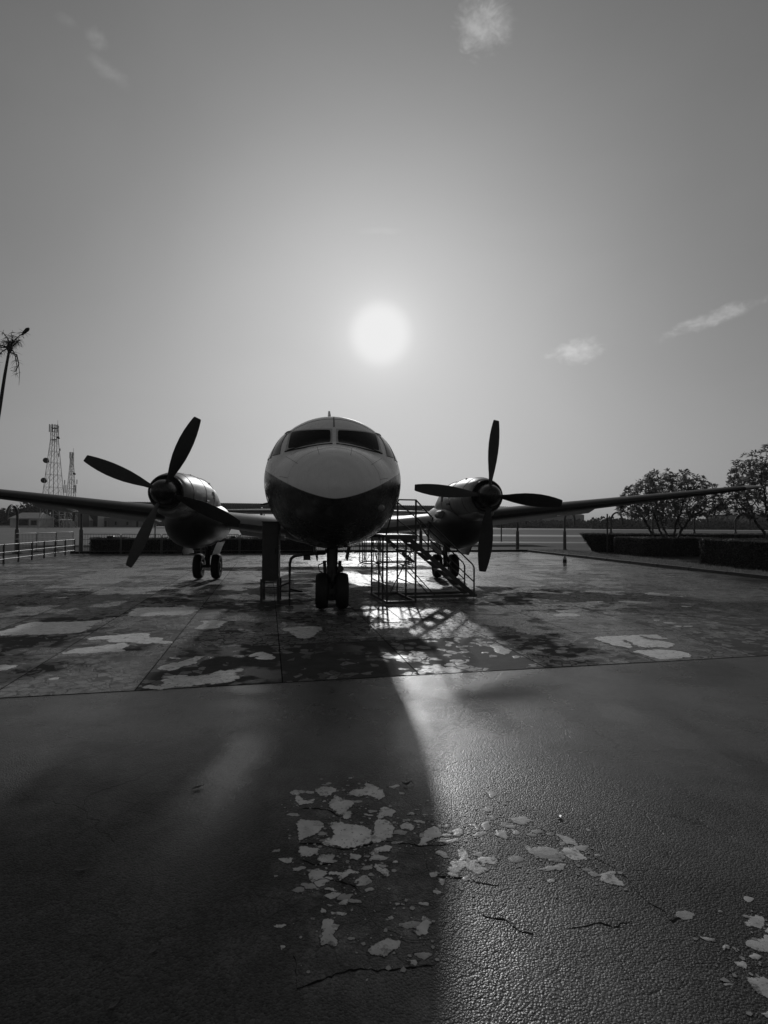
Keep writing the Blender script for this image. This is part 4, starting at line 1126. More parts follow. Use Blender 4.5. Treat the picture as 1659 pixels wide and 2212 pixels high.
MB().tube([(.10, -.06, .95), (.22, -.08, .80), (.16, -.08, .66), (.10, -.06, .62)], .012, 6).build('hydraulic_hose', 'seal', ng, 50)
MB().lathe([(.02, -.05), (.06, -.045), (.07, 0), (.05, .06)], 14, Matrix.Translation((.17, -.06, .82))).build('taxi_lamp', 'strut', ng, 40)

# ------------------------------------------------------------------ steel boarding steps
def make_steps(name, loc, rz):
    t = empty(name, loc, rz)
    W, D, H, RT = .64, 1.48, 1.45, 2.25
    S0, S1, RUN = .78, 1.36, 1.72
    def bar(nm, a, b, w=.035, h=None, mat='steel'):
        return MB().bar(a, b, w, h).build(nm, mat, t)
    def tb(nm, pts, r=.017, mat='steel'):
        return MB().tube(pts, r, 8).build(nm, mat, t, 50)
    # base frame
    for a, b in (((0, 0), (W, 0)), ((W, 0), (W, D)), ((W, D), (0, D)), ((0, D), (0, 0))):
        bar('base_rail', (a[0], a[1], .05), (b[0], b[1], .05), .05, .06)
    bar('base_rail', (W, S0, .045), (W + RUN + .05, S0, .045), .05, .06)
    bar('base_rail', (W, S1, .045), (W + RUN + .05, S1, .045), .05, .06)
    # uprights and rungs of the tower
    for (x, y, top) in ((0, 0, H), (0, D / 2, H), (0, D, H), (W, 0, RT), (W, D, RT), (W, D / 2, H), (0, D * .25, H)):
        bar('upright', (x, y, .02), (x, y, top), .034)
    for z in (.42, .78, 1.12):
        bar('rung', (0, 0, z), (0, D, z), .02); bar('rung', (W, 0, z), (W, D, z), .02)
    # platform
    bar('platform_edge', (-.03, 0, H), (W + .03, 0, H), .04, .10)
    bar('platform_edge', (-.03, D, H), (W + .03, D, H), .04, .10)
    for k in range(6):
        y = .08 + k * (D - .16) / 5
        bar('platform_plank', (-.03, y, H + .035), (W + .03, y, H + .035), .22, .02, 'tread')
    # guard rails
    tb('guard_rail', [(-.02, 0, H + .05), (.12, 0, RT - .22), (.26, 0, RT), (W, 0, RT), (W + .55, S0 * .6, 1.86), (W + .62, S0, 1.78)])
    tb('guard_rail', [(.0, D, H + .05), (.05, D, RT - .1), (.14, D, RT), (W, D, RT), (W + .55, S1, 1.80)])
    tb('guard_rail', [(W, 0, RT - .40), (W + .55, S0, 1.42)], .015)
    tb('guard_rail', [(0, D, RT - .42), (W, D, RT - .42), (W + .55, S1, 1.40)], .015)
    # stair: stringers, treads, hand rails
    for y in (S0, S1):
        bar('stringer', (W, y, H), (W + RUN, y, .03), .03, .10)
        bar('newel', (W + .55, y, .98), (W + .55, y, 1.80), .03)
        bar('newel', (W + RUN - .02, y, .05), (W + RUN - .02, y, .70), .03)
        tb('hand_rail', [(W + .55, y, 1.80), (W + RUN - .06, y, .78), (W + RUN - .02, y, .70)])
        tb('hand_rail', [(W + .55, y, 1.40), (W + RUN - .04, y, .38)], .014)
        bar('brace', (W + .02, y, H * .55), (W + RUN * .42, y, .06), .022)
    for k in range(6):
        f = (k + 1) / 7
        bar('tread', (W + RUN * f, S0, H * (1 - f) + .02), (W + RUN * f, S1, H * (1 - f) + .02), .20, .025, 'tread')
    bar('cross_brace', (0, 0, .12), (W, 0, 1.35), .018); bar('cross_brace', (0, 0, .12), (0, D, 1.35), .018)
    return t


st1 = make_steps('boarding_steps', (.07, 11.45, .016), radians(14))
tag(st1, 'steel stair platform with handrails standing beside the nose wheel', 'steps', 'steel stair platforms')
st2 = copy_tree(st1)
st2.location = (-.75, 22.6, .016); st2.rotation_euler = (0, 0, radians(13))
tag(st2, 'farther steel stair platform, low behind the aircraft nose near the tail side', 'steps', 'steel stair platforms')

# ------------------------------------------------------------------ cabinet on legs and the pipe stand
cb = empty('equipment_cabinet', (-2.51, 11.98, .014), radians(4))
tag(cb, 'tall narrow grey cabinet on four legs left of the nose wheel', 'cabinet')
bevel(MB().box((0, 0, 1.10), (.36, .34, 1.29)).build('body', 'cabinet', cb), .012, 2)
bevel(MB().box((0, -.176, 1.10), (.31, .012, 1.20)).build('door', 'cabinet', cb), .004, 1)
MB().box((.12, -.19, 1.12), (.02, .02, .12)).build('door_handle', 'seal', cb)
for z in (.7, 1.5):
    MB().tube([(-.155, -.184, z - .04), (-.155, -.184, z + .04)], .01, 6).build('hinge', 'steel', cb)
bevel(MB().box((0, 0, 1.757), (.39, .37, .025)).build('cap', 'cabinet', cb), .006, 1)
for x in (-.18, .18):
    for y in (-.17, .17):
        MB().bar((x, y, 0), (x, y, .50), .055).build('leg', 'steel', cb)
for z in (.28, .20, .44):
    MB().bar((-.18, -.17, z), (.18, -.17, z), .02).build('rung', 'steel', cb); MB().bar((-.18, .17, z), (.18, .17, z), .02).build('rung', 'steel', cb)
ps = empty('pipe_stand', (-1.95, 11.05, .014))
tag(ps, 'bent black pipe rail between the cabinet and the nose wheel strut', 'pipe rail')
MB().tube([(0, .1, 0), (0, .1, .45), (0, .1, .90), (.03, .1, 1.00), (.10, .09, 1.05), (.3, .06, 1.09), (.55, .02, 1.11), (.74, -.02, 1.12), (.78, -.02, 1.20)], [.016, .016, .03, .032, .034, .034, .036, .036, .036], 10).build('pipe', 'strut', ps, 50)
MB().tube([(0, .1, .50), (-.36, .6, .34)], .022, 8).build('brace', 'strut', ps, 50)
MB().tube([(.0, .1, .36), (.24, .22, .30), (-.36, .62, .26)], .016, 8).build('brace', 'strut', ps, 50)
MB().bar((-.08, .1, .01), (.08, .1, .01), .10, .02).build('foot_plate', 'strut', ps)
MB().box((.36, .07, 1.02), (.14, .05, .10)).build('clamp', 'strut', ps)

# ------------------------------------------------------------------ left: railing of three bright rails
rl_a, rl_b = Vector((-12.6, 5.0, 0)), Vector((-16.98, 29.45, 0))
rail = empty('railing', rl_a)
tag(rail, 'low railing of three shiny steel rails along the left edge of the apron', 'railing')
dr = rl_b - rl_a
for z in (.80, .48, .20):
    MB().tube([(0, 0, z), tuple(dr * .5 + Vector((0, 0, z))), tuple(dr + Vector((0, 0, z)))], .021, 10).build('rail', 'galv', rail, 50)
nP = 20
for k in range(nP + 1):
    p = dr * (k / nP)
    MB().bar((p.x, p.y, 0), (p.x, p.y, .82), .05).build('post', 'steel', rail)


# ------------------------------------------------------------------ crowd barriers
def make_barrier(name, L=2.05, H=1.1):
    t = empty(name)
    MB().tube([(0, 0, .0), (0, 0, H - .08), (.03, 0, H - .02), (.09, 0, H), (L - .09, 0, H), (L - .03, 0, H - .02), (L, 0, H - .08), (L, 0, .0)], .021, 8).build('frame', 'galv', t, 50)
    MB().tube([(0, 0, .16), (L, 0, .16)], .017, 6).build('lower_rail', 'galv', t, 50)
    MB().tube([(0, 0, .80), (L, 0, .80)], .012, 6).build('middle_rail', 'galv', t, 50)
    me = None
    for k in range(1, 15):
        if me is None:
            o = MB().tube([(0, 0, .16), (0, 0, H)], .008, 5).build('bar', 'steel', t); me = o.data
        else:
            o = obj('bar', me, None, t)
        o.location = (L * k / 15, 0, 0)
    for x in (.25, L - .25):
        MB().bar((x, -.28, .02), (x, .28, .02), .05, .03).build('foot', 'steel', t)
    return t


bar0 = None
spots = []
for k in range(3):
    y = 35.6 - k * 2.15
    spots.append((-20.45 + .18 * (k - 1), y, -1.5, ('farthest', 'middle', 'nearest')[k] + ' of three crowd barriers in line behind the shiny railing', 'barriers behind the railing'))
names_ = ['left end', 'second from the left', 'third from the left', 'fourth from the left', 'fifth from the left', 'sixth from the left', 'seventh from the left', 'right end']
for k in range(8):
    p = uv(0, 0) * 0 + Vector((-16.6, 29.25, 0)) + E1 * (2.12 * k)
    spots.append((p.x, p.y, GA + random.uniform(-.03, .03), 'crowd barrier at the far edge of the apron, ' + names_[k] + ' of its row', 'barriers at the far edge'))
for (x, y, rz, lab, grp) in spots:
    b = make_barrier('crowd_barrier') if bar0 is None else copy_tree(bar0)
    bar0 = bar0 or b
    b.location = (x, y, .0); b.rotation_euler = (0, 0, rz)
    tag(b, lab, 'barrier', grp)


# ------------------------------------------------------------------ cane-shaped posts of the far fence
def make_cane(name, H=2.65, R=.62):
    t = empty(name)
    pts = [(0, 0, 1.25), (0, 0, H - R)]
    for k in range(1, 13):
        a = pi * k / 12
        pts.append((0, -R + R * cos(a), H - R + R * sin(a)))
    pts.append((0, -2 * R - .03, H - R - .22))
    MB().tube(pts, .065, 10).build('hook', 'post', t, 50)
    MB().tube([(0, 0, -.05), (0, 0, 1.30), (0, 0, 1.36)], [.115, .105, .07], 12).build('shaft', 'post', t, 50)
    MB().box((0, 0, .02), (.34, .34, .06)).build('base', 'kerb', t)
    return t


canes = [(-20.46, 29.90, 'the leftmost one, arching over the railing'), (-17.26, 30.58, 'just past the end of the shiny railing'), (-7.47, 32.67, 'seen between the left engine and the nose'),
         (2.40, 34.76, 'seen between the nose and the right engine'), (9.02, 36.17, 'just right of the right propeller'), (12.45, 36.90, 'under the right wing beside the clipped hedges'),
         (15.95, 37.64, 'arching in the open left of the first small tree'), (19.23, 38.34, 'behind the first small tree, left of its trunks'), (22.62, 39.06, 'behind the first small tree, right of its trunks'), (26.11, 39.80, 'between the two small trees')]
c0 = None
for (x, y, where) in canes:
    c = make_cane('fence_post') if c0 is None else copy_tree(c0)
    c0 = c0 or c
    c.location = (x, y, 0.0); c.rotation_euler = (0, 0, GA)
    tag(c, 'cane-shaped fence post with hooked top, ' + where, 'post', 'hooked fence posts')

# thin straight post under the right wing
tag(MB().tube([(13.55, 32.5, 0), (13.55, 32.5, 2.45)], .045, 8).build('slim_post', 'steel', None, 50), 'slim dark post in front of the hedge under the right wing', 'post')


# ------------------------------------------------------------------ leafy things
def leaf_quads(mb, p, nrm, size, rnd, n=1, flat=.6):
    for _ in range(n):
        d = Vector((rnd.gauss(0, 1), rnd.gauss(0, 1), rnd.gauss(0, 1)))
        d = (d * flat + nrm).normalized()
        s = d.orthogonal().normalized()
        s = (Matrix.Rotation(rnd.uniform(0, 6.28), 3, d) @ s)
        l = size * rnd.uniform(.6, 1.3)
        w = s.cross(d) * l * .4
        mb.add([p, p + s * l * .5 + w, p + s * l + d * l * .15, p + s * l * .5 - w], [(0, 1, 2, 3)])


def hedge(name, c, size, rz, label, seed, lean=0.0):
    rnd = random.Random(seed)
    t = empty(name, (c[0], c[1], 0.03), rz)
    tag(t, label, 'hedge', 'clipped hedges')
    W, D, H = size
    bm = bmesh.new()
    bmesh.ops.create_cube(bm, size=1)
    bmesh.ops.scale(bm, vec=(W - .1, D - .1, H - .06), verts=bm.verts)
    bmesh.ops.translate(bm, vec=(0, 0, H / 2 - .02), verts=bm.verts)
    bmesh.ops.subdivide_edges(bm, edges=bm.edges, cuts=14, use_grid_fill=True)
    for v in bm.verts:
        n_ = noise.noise(v.co * 2.3 + Vector((seed, 0, 0))) * .07 + noise.noise(v.co * 7 + Vector((seed, 3, 0))) * .03
        d = (v.co - Vector((0, 0, H / 2))).normalized()
        v.co += d * n_
        v.co.x -= lean * (v.co.z / H) * max(0, .5 - v.co.x / W)
    me = bpy.data.meshes.new('core'); bm.to_mesh(me); bm.free()
    obj('core', me, 'hedge_core', t)
    mb = MB()
    A = [W * H, W * H, D * H, D * H, W * D]
    for side, a in enumerate(A):
        for _ in range(int(a * 520)):
            u, w = rnd.uniform(-.5, .5), rnd.uniform(0, 1)
            if side < 2: p, nn = Vector((u * W, (-.5 + side) * D, w * H)), Vector((0, -1 + 2 * side, .2))
            elif side < 4: p, nn = Vector(((-.5 + side - 2) * W, u * D, w * H)), Vector((-1 + 2 * (side - 2), 0, .2))
            else: p, nn = Vector((u * W, (w - .5) * D, H)), Vector((0, 0, 1))
            wob = noise.noise(p * 1.7 + Vector((seed, 0, 5))) * .06
            p.x -= lean * (p.z / H) * max(0, .5 - p.x / W)
            leaf_quads(mb, p * 1.0 + nn * (wob - .02), nn, .06, rnd, 1, .9)
    lf = mb.build('foliage', 'leaf_hedge', t)
    return t


hedge('hedge', (21.0, 36.0), (14.5, 1.4, 1.2), radians(10), 'long back hedge, its slanting left end under the right wing', 1, .9)
hedge('hedge', (16.4, 31.3), (4.7, 2.8, 1.04), radians(9), 'square clipped hedge block in the middle, below the small tree', 2)
hedge('hedge', (20.6, 29.6), (3.2, 1.8, 1.02), radians(10), 'short hedge piece between the middle block and the nearest one', 3)
hedge('hedge', (17.2, 22.6), (5.6, 3.8, 1.14), radians(10), 'nearest and largest clipped hedge block at the right edge', 4)


def grow_tree(name, base, R, H, z0, label, seed, ntarget=1250, leaf=.30):
    """umbrella crown grown towards targets in a dome, leaf rosettes at the branch ends"""
    rnd = random.Random(seed)
    t = empty(name, base)
    tag(t, label, 'tree', 'small rosette-leaved trees')
    tg = []
    while len(tg) < ntarget:
        a = rnd.uniform(0, 2 * pi); rr = R * math.sqrt(rnd.random())
        k = rr / R
        lump = 1 + .16 * sin(3 * a + seed) + .08 * sin(7 * a)
        if k > lump: continue
        topz = z0 + (H - z0) * math.sqrt(max(0, 1 - (k / 1.06) ** 2)) * (.90 + .12 * noise.noise((rr * cos(a), rr * sin(a), seed)))
        botz = z0 + (H - z0) * (.02 + .16 * k)
        if topz <= botz: continue
        z = topz - (topz - botz) * rnd.random() ** 1.5
        tg.append(Vector((rr * cos(a), rr * sin(a), z)))
    nodes = []; par = []
    for s in range(5):
        a = 2 * pi * s / 5 + rnd.uniform(-.4, .4)
        b0 = Vector((cos(a) * .12, sin(a) * .12, 0)); nodes.append(b0); par.append(-1)
        cur = len(nodes) - 1
        dirv = Vector((cos(a) * rnd.uniform(.35, .75), sin(a) * rnd.uniform(.35, .75), 1)).normalized()
        for q in range(5):
            nodes.append(nodes[cur] + dirv * .26 + Vector((rnd.uniform(-.03, .03), rnd.uniform(-.03, .03), 0))); par.append(cur); cur = len(nodes) - 1
    live = tg[:]
    STEP = .2
    for it in range(60):
        if not live: break
        pull = {}
        for q in live:
            bi, bd = 0, 1e9
            for i, nd in enumerate(nodes):
                d = (nd.x - q.x) ** 2 + (nd.y - q.y) ** 2 + (nd.z - q.z) ** 2
                if d < bd: bd, bi = d, i
            if bd < 9:
                pull.setdefault(bi, []).append(q)
        new = []
        for i, qs in pull.items():
            d = Vector((0, 0, 0))
            for q in qs: d += (q - nodes[i]).normalized()
            d = (d.normalized() + Vector((rnd.uniform(-.3, .3), rnd.uniform(-.3, .3), rnd.uniform(-.2, .3)))).normalized()
            new.append((i, nodes[i] + d * STEP))
        for i, p in new: nodes.append(p); par.append(i)
        fresh = [p for _, p in new]
        live = [q for q in live if all((p - q).length > .20 for p in fresh)]
    kids = {}
    for i, p in enumerate(par): kids.setdefault(p, []).append(i)
    rad = [0.0] * len(nodes)
    for i in range(len(nodes) - 1, -1, -1):
        cs = kids.get(i, [])
        rad[i] = .010 if not cs else min(.075, sum(rad[c] ** 2.5 for c in cs) ** (1 / 2.5))
        rad[i] = max(rad[i], .010)
    tb = MB(); lb = MB(); mbig = MB()
    for i, p in enumerate(par):
        if p < 0: continue
        (mbig if rad[i] > .03 else tb).tube([nodes[p], nodes[i]], [rad[p] if rad[p] < rad[i] * 1.6 else rad[i] * 1.2, rad[i]], 6 if rad[i] > .03 else 4, False)
    for i in range(len(nodes)):
        if kids.get(i) and rnd.random() > .30: continue
        if nodes[i].z < z0 * .8: continue
        ax = (nodes[i] - nodes[par[i]]).normalized() * .5 + Vector((0, 0, .6))
        ax.normalize()
        s0 = ax.orthogonal().normalized()
        if rnd.random() < .12: continue
        for q in range(rnd.randint(7, 12)):
            d = Matrix.Rotation(rnd.uniform(0, 6.28), 3, ax) @ s0
            d = (d + ax * rnd.uniform(-.2, 1.1)).normalized()
            l = leaf * rnd.uniform(.55, 1.15)
            w = d.cross(ax).normalized() * l * rnd.uniform(.13, .2)
            dn = Vector((0, 0, -l * .18))
            o_ = nodes[i]
            lb.add([o_, o_ + d * l * .55 + w, o_ + d * l + dn, o_ + d * l * .55 - w], [(0, 1, 2), (0, 2, 3)])
    mbig.build('trunk', 'bark', t, 60)
    cro = tb.build('twigs', 'bark', t); cro['kind'] = 'stuff'
    lb.build('crown', 'leaf', t)['kind'] = 'stuff'
    return t


grow_tree('frangipani_tree', (16.75, 31.6, .05), 2.95, 5.25, 1.7, 'small umbrella-shaped tree on several stems behind the hedges, all in frame', 21)
grow_tree('frangipani_tree', (20.3, 27.2, .05), 2.95, 6.5, 1.6, 'taller umbrella-shaped tree cut off by the right edge of the frame', 34)

# dead palm at the left edge
pm = empty('dead_palm', (-18.9, 25.0, 0))
tag(pm, 'tall thin dead palm with a ragged drooping top at the left edge', 'palm')
tp_ = Vector((1.25, 0, 9.9))
pts = [(0, 0, 0), (.25, 0, 2.5), (.56, 0, 5), (.86, 0, 7.1), (1.05, 0, 8.6), tuple(tp_)]
MB().tube(pts, [.13, .10, .085, .075, .065, .05], 10).build('trunk', 'palm', pm, 60)
MB().lathe([(.03, -.22), (.11, -.1), (.14, .05), (.07, .22)], 10, Matrix.Translation(tp_) @ Matrix.Rotation(radians(90), 4, 'X')).build('crown_shaft', 'palm', pm, 50)
rp = random.Random(9)
fronds = [((.65, 0, .75), .0), ((-.4, .1, .7), .35), ((-.8, 0, .55), .5), ((-.2, -.2, .85), .2), ((.25, .2, .7), .3), ((.35, 0, -.2), 1.0), ((-.7, .1, -.1), .6), ((.1, -.1, .8), .1), ((-1.0, 0, .3), .5), ((.42, .0, .55), .15)]
for k, (d, droop) in enumerate(fronds):
    d = Vector(d); P = []
    for s in range(7):
        f = s / 6
        P.append(tp_ + d * f * 1.0 + Vector((.10 * sin(f * 3) * (1 if k % 2 else -1), 0, -droop * f * f)))
    fr = MB().tube(P, [.035, .03, .025, .022, .018, .012, .008], 5).build('frond', 'palm', pm)
    lm = MB()
    for s in range(2, 7):
        for q in range(7):
            o_ = P[s] + Vector((rp.uniform(-.05, .05), 0, 0)); e = Vector((rp.uniform(-.3, .3), rp.uniform(-.2, .2), rp.uniform(-.35, .12)))
            lm.tube([o_, o_ + e * .6 + Vector((0, 0, .03)), o_ + e], [.009, .007, .003], 3)
    lm.build('leaflets', 'palm', fr)
hang = MB().tube([tp_ + Vector((.05, 0, -.2)), tp_ + Vector((.34, 0, -.3)), tp_ + Vector((.45, 0, -.75)), tp_ + Vector((.30, 0, -1.1)), tp_ + Vector((.08, 0, -1.05))], [.03, .03, .025, .02, .012], 6).build('hanging_frond', 'palm', pm, 60)
MB().tube([tp_ + Vector((.42, 0, -.6)), tp_ + Vector((.50, 0, -1.2)), tp_ + Vector((.48, 0, -1.75))], [.015, .012, .006], 5).build('hanging_frond', 'palm', pm, 60)
MB().tube([tp_ + Vector((.55, 0, .62)), tp_ + Vector((.68, 0, .76)), tp_ + Vector((.82, 0, .90)), tp_ + Vector((.90, 0, .96))], [.03, .07, .085, .04], 8).build('flower_sheath', 'palm', pm, 50)


# ------------------------------------------------------------------ far things
def tower(name, loc, H, w0, w1, levels, label, dishes, panels):
    t = empty(name, loc, .2)
    tag(t, label, 'tower', 'lattice masts')
    legs = [(-1, -1), (1, -1), (1, 1), (-1, 1)]
    wz = lambda z: w0 + (w1 - w0) * min(1, z / (H * .86))
    for (sx, sy) in legs:
        MB().tube([(sx * wz(0) / 2, sy * wz(0) / 2, 0), (sx * w1 / 2, sy * w1 / 2, H * .86), (sx * w1 / 2, sy * w1 / 2, H)], .075, 5).build('leg', 'tower', t)
    z = 0.0
    zs = [H * (1 - (1 - k / levels) ** 1.25) for k in range(levels + 1)]
    for k in range(levels):
        za, zb = zs[k], zs[k + 1]
        mb = MB()
        for q in range(4):
            a, b = legs[q], legs[(q + 1) % 4]
            A = Vector((a[0] * wz(za) / 2, a[1] * wz(za) / 2, za)); B = Vector((b[0] * wz(za) / 2, b[1] * wz(za) / 2, za))
            C = Vector((b[0] * wz(zb) / 2, b[1] * wz(zb) / 2, zb)); D = Vector((a[0] * wz(zb) / 2, a[1] * wz(zb) / 2, zb))
            mb.tube([A, C], .032, 4); mb.tube([B, D], .032, 4); mb.tube([D, C], .045, 4)
            mb.tube([(A + D) / 2, (D + C) / 2], .022, 4); mb.tube([(B + C) / 2, (D + C) / 2], .022, 4)
        mb.build('bracing', 'tower', t)
    MB().tube([(0, 0, 0), (0, 0, H * .97)], .10, 5).build('cable_ladder', 'tower', t)
    for z_ in (H * .86, H * .97):
        MB().box((0, 0, z_), (w1 * 1.08, w1 * 1.08, .07)).build('platform', 'tower', t)
    for (x, z, r) in dishes:
        MB().lathe([(.1, .4), (r, .3), (r, -.3), (r * .6, -.42), (.05, -.45)], 16, Matrix.Translation((x + math.copysign(wz(z) / 2 + r * .9, x), -.3, z))).build('dish', 'wall_dark', t, 40)
    for (x, z, h) in panels:
        MB().box((x, -wz(z) / 2 - .2, z), (.2, .14, h)).build('antenna_panel', 'wall_mid', t)
    MB().tube([(w1 / 2, 0, H), (w1 / 2, 0, H + 1.4)], .05, 4).build('lightning_rod', 'tower', t)
    return t


tower('antenna_mast', (-92.7, 150, 0), 29.0, 5.4, 1.5, 9, 'taller lattice mast with two round dishes on its left side', [(-.01, 19.0, .75), (-.01, 13.4, .75), (.01, 25.5, .35)], [(-1.0, 28, 2.2), (-.3, 28.1, 2.2), (.4, 28, 2.2), (1.1, 28, 2.2), (1.6, 20.5, 1.0), (1.9, 22, .7)])
tower('antenna_mast', (-99.4, 170, 0), 24.0, 3.2, .8, 9, 'shorter lattice mast with a collar of antennas, right of the tall one', [(.01, 17.2, .35)], [(-1.7, 12.3, 2.6), (-1.2, 12.3, 2.6), (1.2, 12.3, 2.6), (1.7, 12.3, 2.6), (-1.6, 14.4, 1.4), (1.9, 14.6, 1.4), (-.4, 23, 2.0), (.4, 23, 2.0)])


def shed(name, x0, x1, y, depth, eave, ridge, wall, roof, label, openings=(), gable_front=False):
    t = empty(name, ((x0 + x1) / 2, y, 0))
    tag(t, label, 'building', 'airfield buildings')
    W = x1 - x0
    mb = MB()
    mb.box((0, depth / 2, eave / 2), (W, depth, eave)).build('wall', wall, t)
    if gable_front:
        o = MB().add([(-W / 2, 0, eave), (W / 2, 0, eave), (0, 0, ridge), (-W / 2, depth, eave), (W / 2, depth, eave), (0, depth, ridge)], [(0, 1, 2), (3, 5, 4), (0, 2, 5, 3), (1, 4, 5, 2)])
    else:
        o = MB().add([(-W / 2 - .4, -.5, eave - .05), (W / 2 + .4, -.5, eave - .05), (W / 2 - W * .12, depth / 2, ridge), (-W / 2 + W * .12, depth / 2, ridge), (-W / 2 - .4, depth + .5, eave - .05), (W / 2 + .4, depth + .5, eave - .05)], [(0, 1, 2, 3), (3, 2, 5, 4), (0, 3, 4), (1, 5, 2), (0, 4, 5, 1)])
    o.build('roof', roof, t)
    for (a, b, z0, z1, m) in openings:
        w = MB().box((a * W + (b - a) * W / 2 - W / 2, -.06, (z0 + z1) / 2), ((b - a) * W, .18, z1 - z0)).build('door' if z0 < .1 else 'window', m, t)
        for s in (0, 1):
            MB().box((a * W - W / 2 + s * (b - a) * W, -.12, (z0 + z1) / 2), (.18, .2, z1 - z0 + .2)).build('jamb', 'wall_mid', w)
    return t


def px(x, d): return (x - 829.5) / FPX * d
shed('pale_house', px(22, 190), px(83, 190), 190, 9, 3.1, 5.2, 'wall_pale', 'fascia', 'low pale building with a hipped light roof behind the hooked post', [(.30, .66, .6, 2.7, 'window'), (.75, .95, .7, 2.4, 'window')])
shed('dark_hangar', px(83, 200), px(103.5, 200), 200, 14, 6.9, 7.4, 'wall_dark', 'wall_dark', 'dark shed left of the bright slats, behind the railing', [(.2, .5, 0, 3.5, 'seal')])
shed('dark_hangar', px(110, 200), px(148, 200), 200, 14, 6.9, 7.4, 'wall_dark', 'wall_dark', 'dark shed right of the bright slats, under the left wing', [(.5, .9, 0, 3.2, 'wall_mid')])
sl = empty('louvre_stack', (px(107, 201), 201, 0))
tag(sl, 'bright slanting slats catching the sun between the two dark sheds', 'louvres')
for k in range(7):
    MB().box((.25 * (k % 2), 0, 1.2 + k * .75), (1.0, 1.5, .06), Vector((.80, .12, .58 + .05 * (k % 3 - 1))).to_track_quat('Z', 'Y').to_matrix()).build('slat', 'chrome', sl)
for x in (-.6, .6):
    MB().bar((x, 1, 0), (x, 1, 6.6), .12).build('upright', 'steel', sl)
shed('pale_shed', px(127, 185), px(147, 185), 185, 4, 2.6, 2.8, 'wall_mid', 'fascia', 'small grey flat shed in front of the right dark shed', [(.1, .3, 0, 2, 'wall_dark')])
shed('gable_shed', px(148, 210), px(172, 210), 210, 10, 2.6, 5.4, 'wall_mid', 'fascia', 'small gabled shed, its pale gable facing us under the left wing', [(.4, .6, 0, 2.2, 'wall_dark')], True)
shed('long_store', px(176, 220), px(212, 220), 220, 12, 6.0, 6.6, 'wall_pale', 'wall_mid', 'pale tall store with dark door openings, left of the long wall', [(.05, .28, 0, 5.0, 'wall_dark'), (.46, .98, 0, 5.2, 'wall_dark')])
shed('long_store', px(214, 225), px(312, 225), 225, 12, 3.9, 4.6, 'wall_mid', 'wall_mid', 'long low stained wall building under the left wing', [(.12, .18, 0, 2.4, 'wall_dark'), (.35, .40, .8, 2.2, 'window'), (.6, .66, .8, 2.2, 'window'), (.82, .88, 0, 2.4, 'wall_dark')])
shed('terminal_block', px(1150, 520), px(1262, 520), 520, 25, 12, 15, 'wall_mid', 'wall_mid', 'long hazy building on the horizon left of the small trees', [(.1 + .1 * k, .15 + .1 * k, 3, 6, 'window') for k in range(8)])
shed('far_shed', px(1560, 330), px(1668, 330), 330, 16, 9, 11, 'wall_mid', 'fascia', 'wide hazy shed on the horizon behind the small trees', [(.15, .35, 0, 5, 'wall_dark'), (.6, .8, 0, 5, 'wall_dark')])

# open shelter with a corrugated roof behind the aircraft
sa, sb = Vector((-25.0, 45.0, 0)), Vector((14.1, 52.0, 0))
sh_ = empty('open_shelter', sa, math.atan2(7.0, 39.1))
tag(sh_, 'long open shelter with a dark corrugated roof behind the aircraft', 'shelter')
Ls = (sb - sa).length
nC = 400
mb = MB(); vs = []; fs = []
for i in range(nC + 1):
    x = Ls * i / nC
    w = .022 * (1 if i % 2 else -1)
    vs += [(x, 0, 2.72 + w), (x, 2.2, 3.60 + w), (x, 4.4, 2.72 + w)]
for i in range(nC):
    for q in range(2):
        fs.append((i * 3 + q, (i + 1) * 3 + q, (i + 1) * 3 + q + 1, i * 3 + q + 1))
mb.add(vs, fs).build('roof_sheeting', 'roof', sh_)
MB().box((Ls / 2, -.03, 2.62), (Ls, .05, .12)).build('gutter', 'fascia', sh_)
for xp in (4.5, 14.4, 17.6, 22.2, 28.4, 33.6, 38.6):
    for y in (.2, 4.2):
        MB().bar((xp, y, 0), (xp, y, 2.7), .10).build('post', 'steel', sh_)
for xp in range(0, 40, 4):
    MB().bar((xp + .3, 0, 2.66), (xp + .3, 4.4, 2.66), .07).build('rafter', 'steel', sh_)

# low dark hedge along the far edge of the apron, left part
p_ = Vector((-10.2, 31.15, 0))
hedge('hedge', (p_.x, p_.y), (12.4, .7, .86), GA, 'long low dark hedge behind the barriers under the left propeller', 6)
for k, (u_, w_) in enumerate(((-5.2, .32), (-.9, .36), (1.4, .25))):
    q_ = p_ + E1 * u_ - E2 * .1
    o = bevel(MB().box((0, 0, .06), (w_ * 1.1, .3, .12)).build('lamp_box', 'boot'), .02, 1)
    o.location = (q_.x, q_.y, .87); o.rotation_euler = (0, 0, GA)
    tag(o, ('leftmost', 'middle', 'rightmost')[k] + ' small dark box on top of the low hedge behind the barriers', 'lamp box', 'boxes on the hedge')


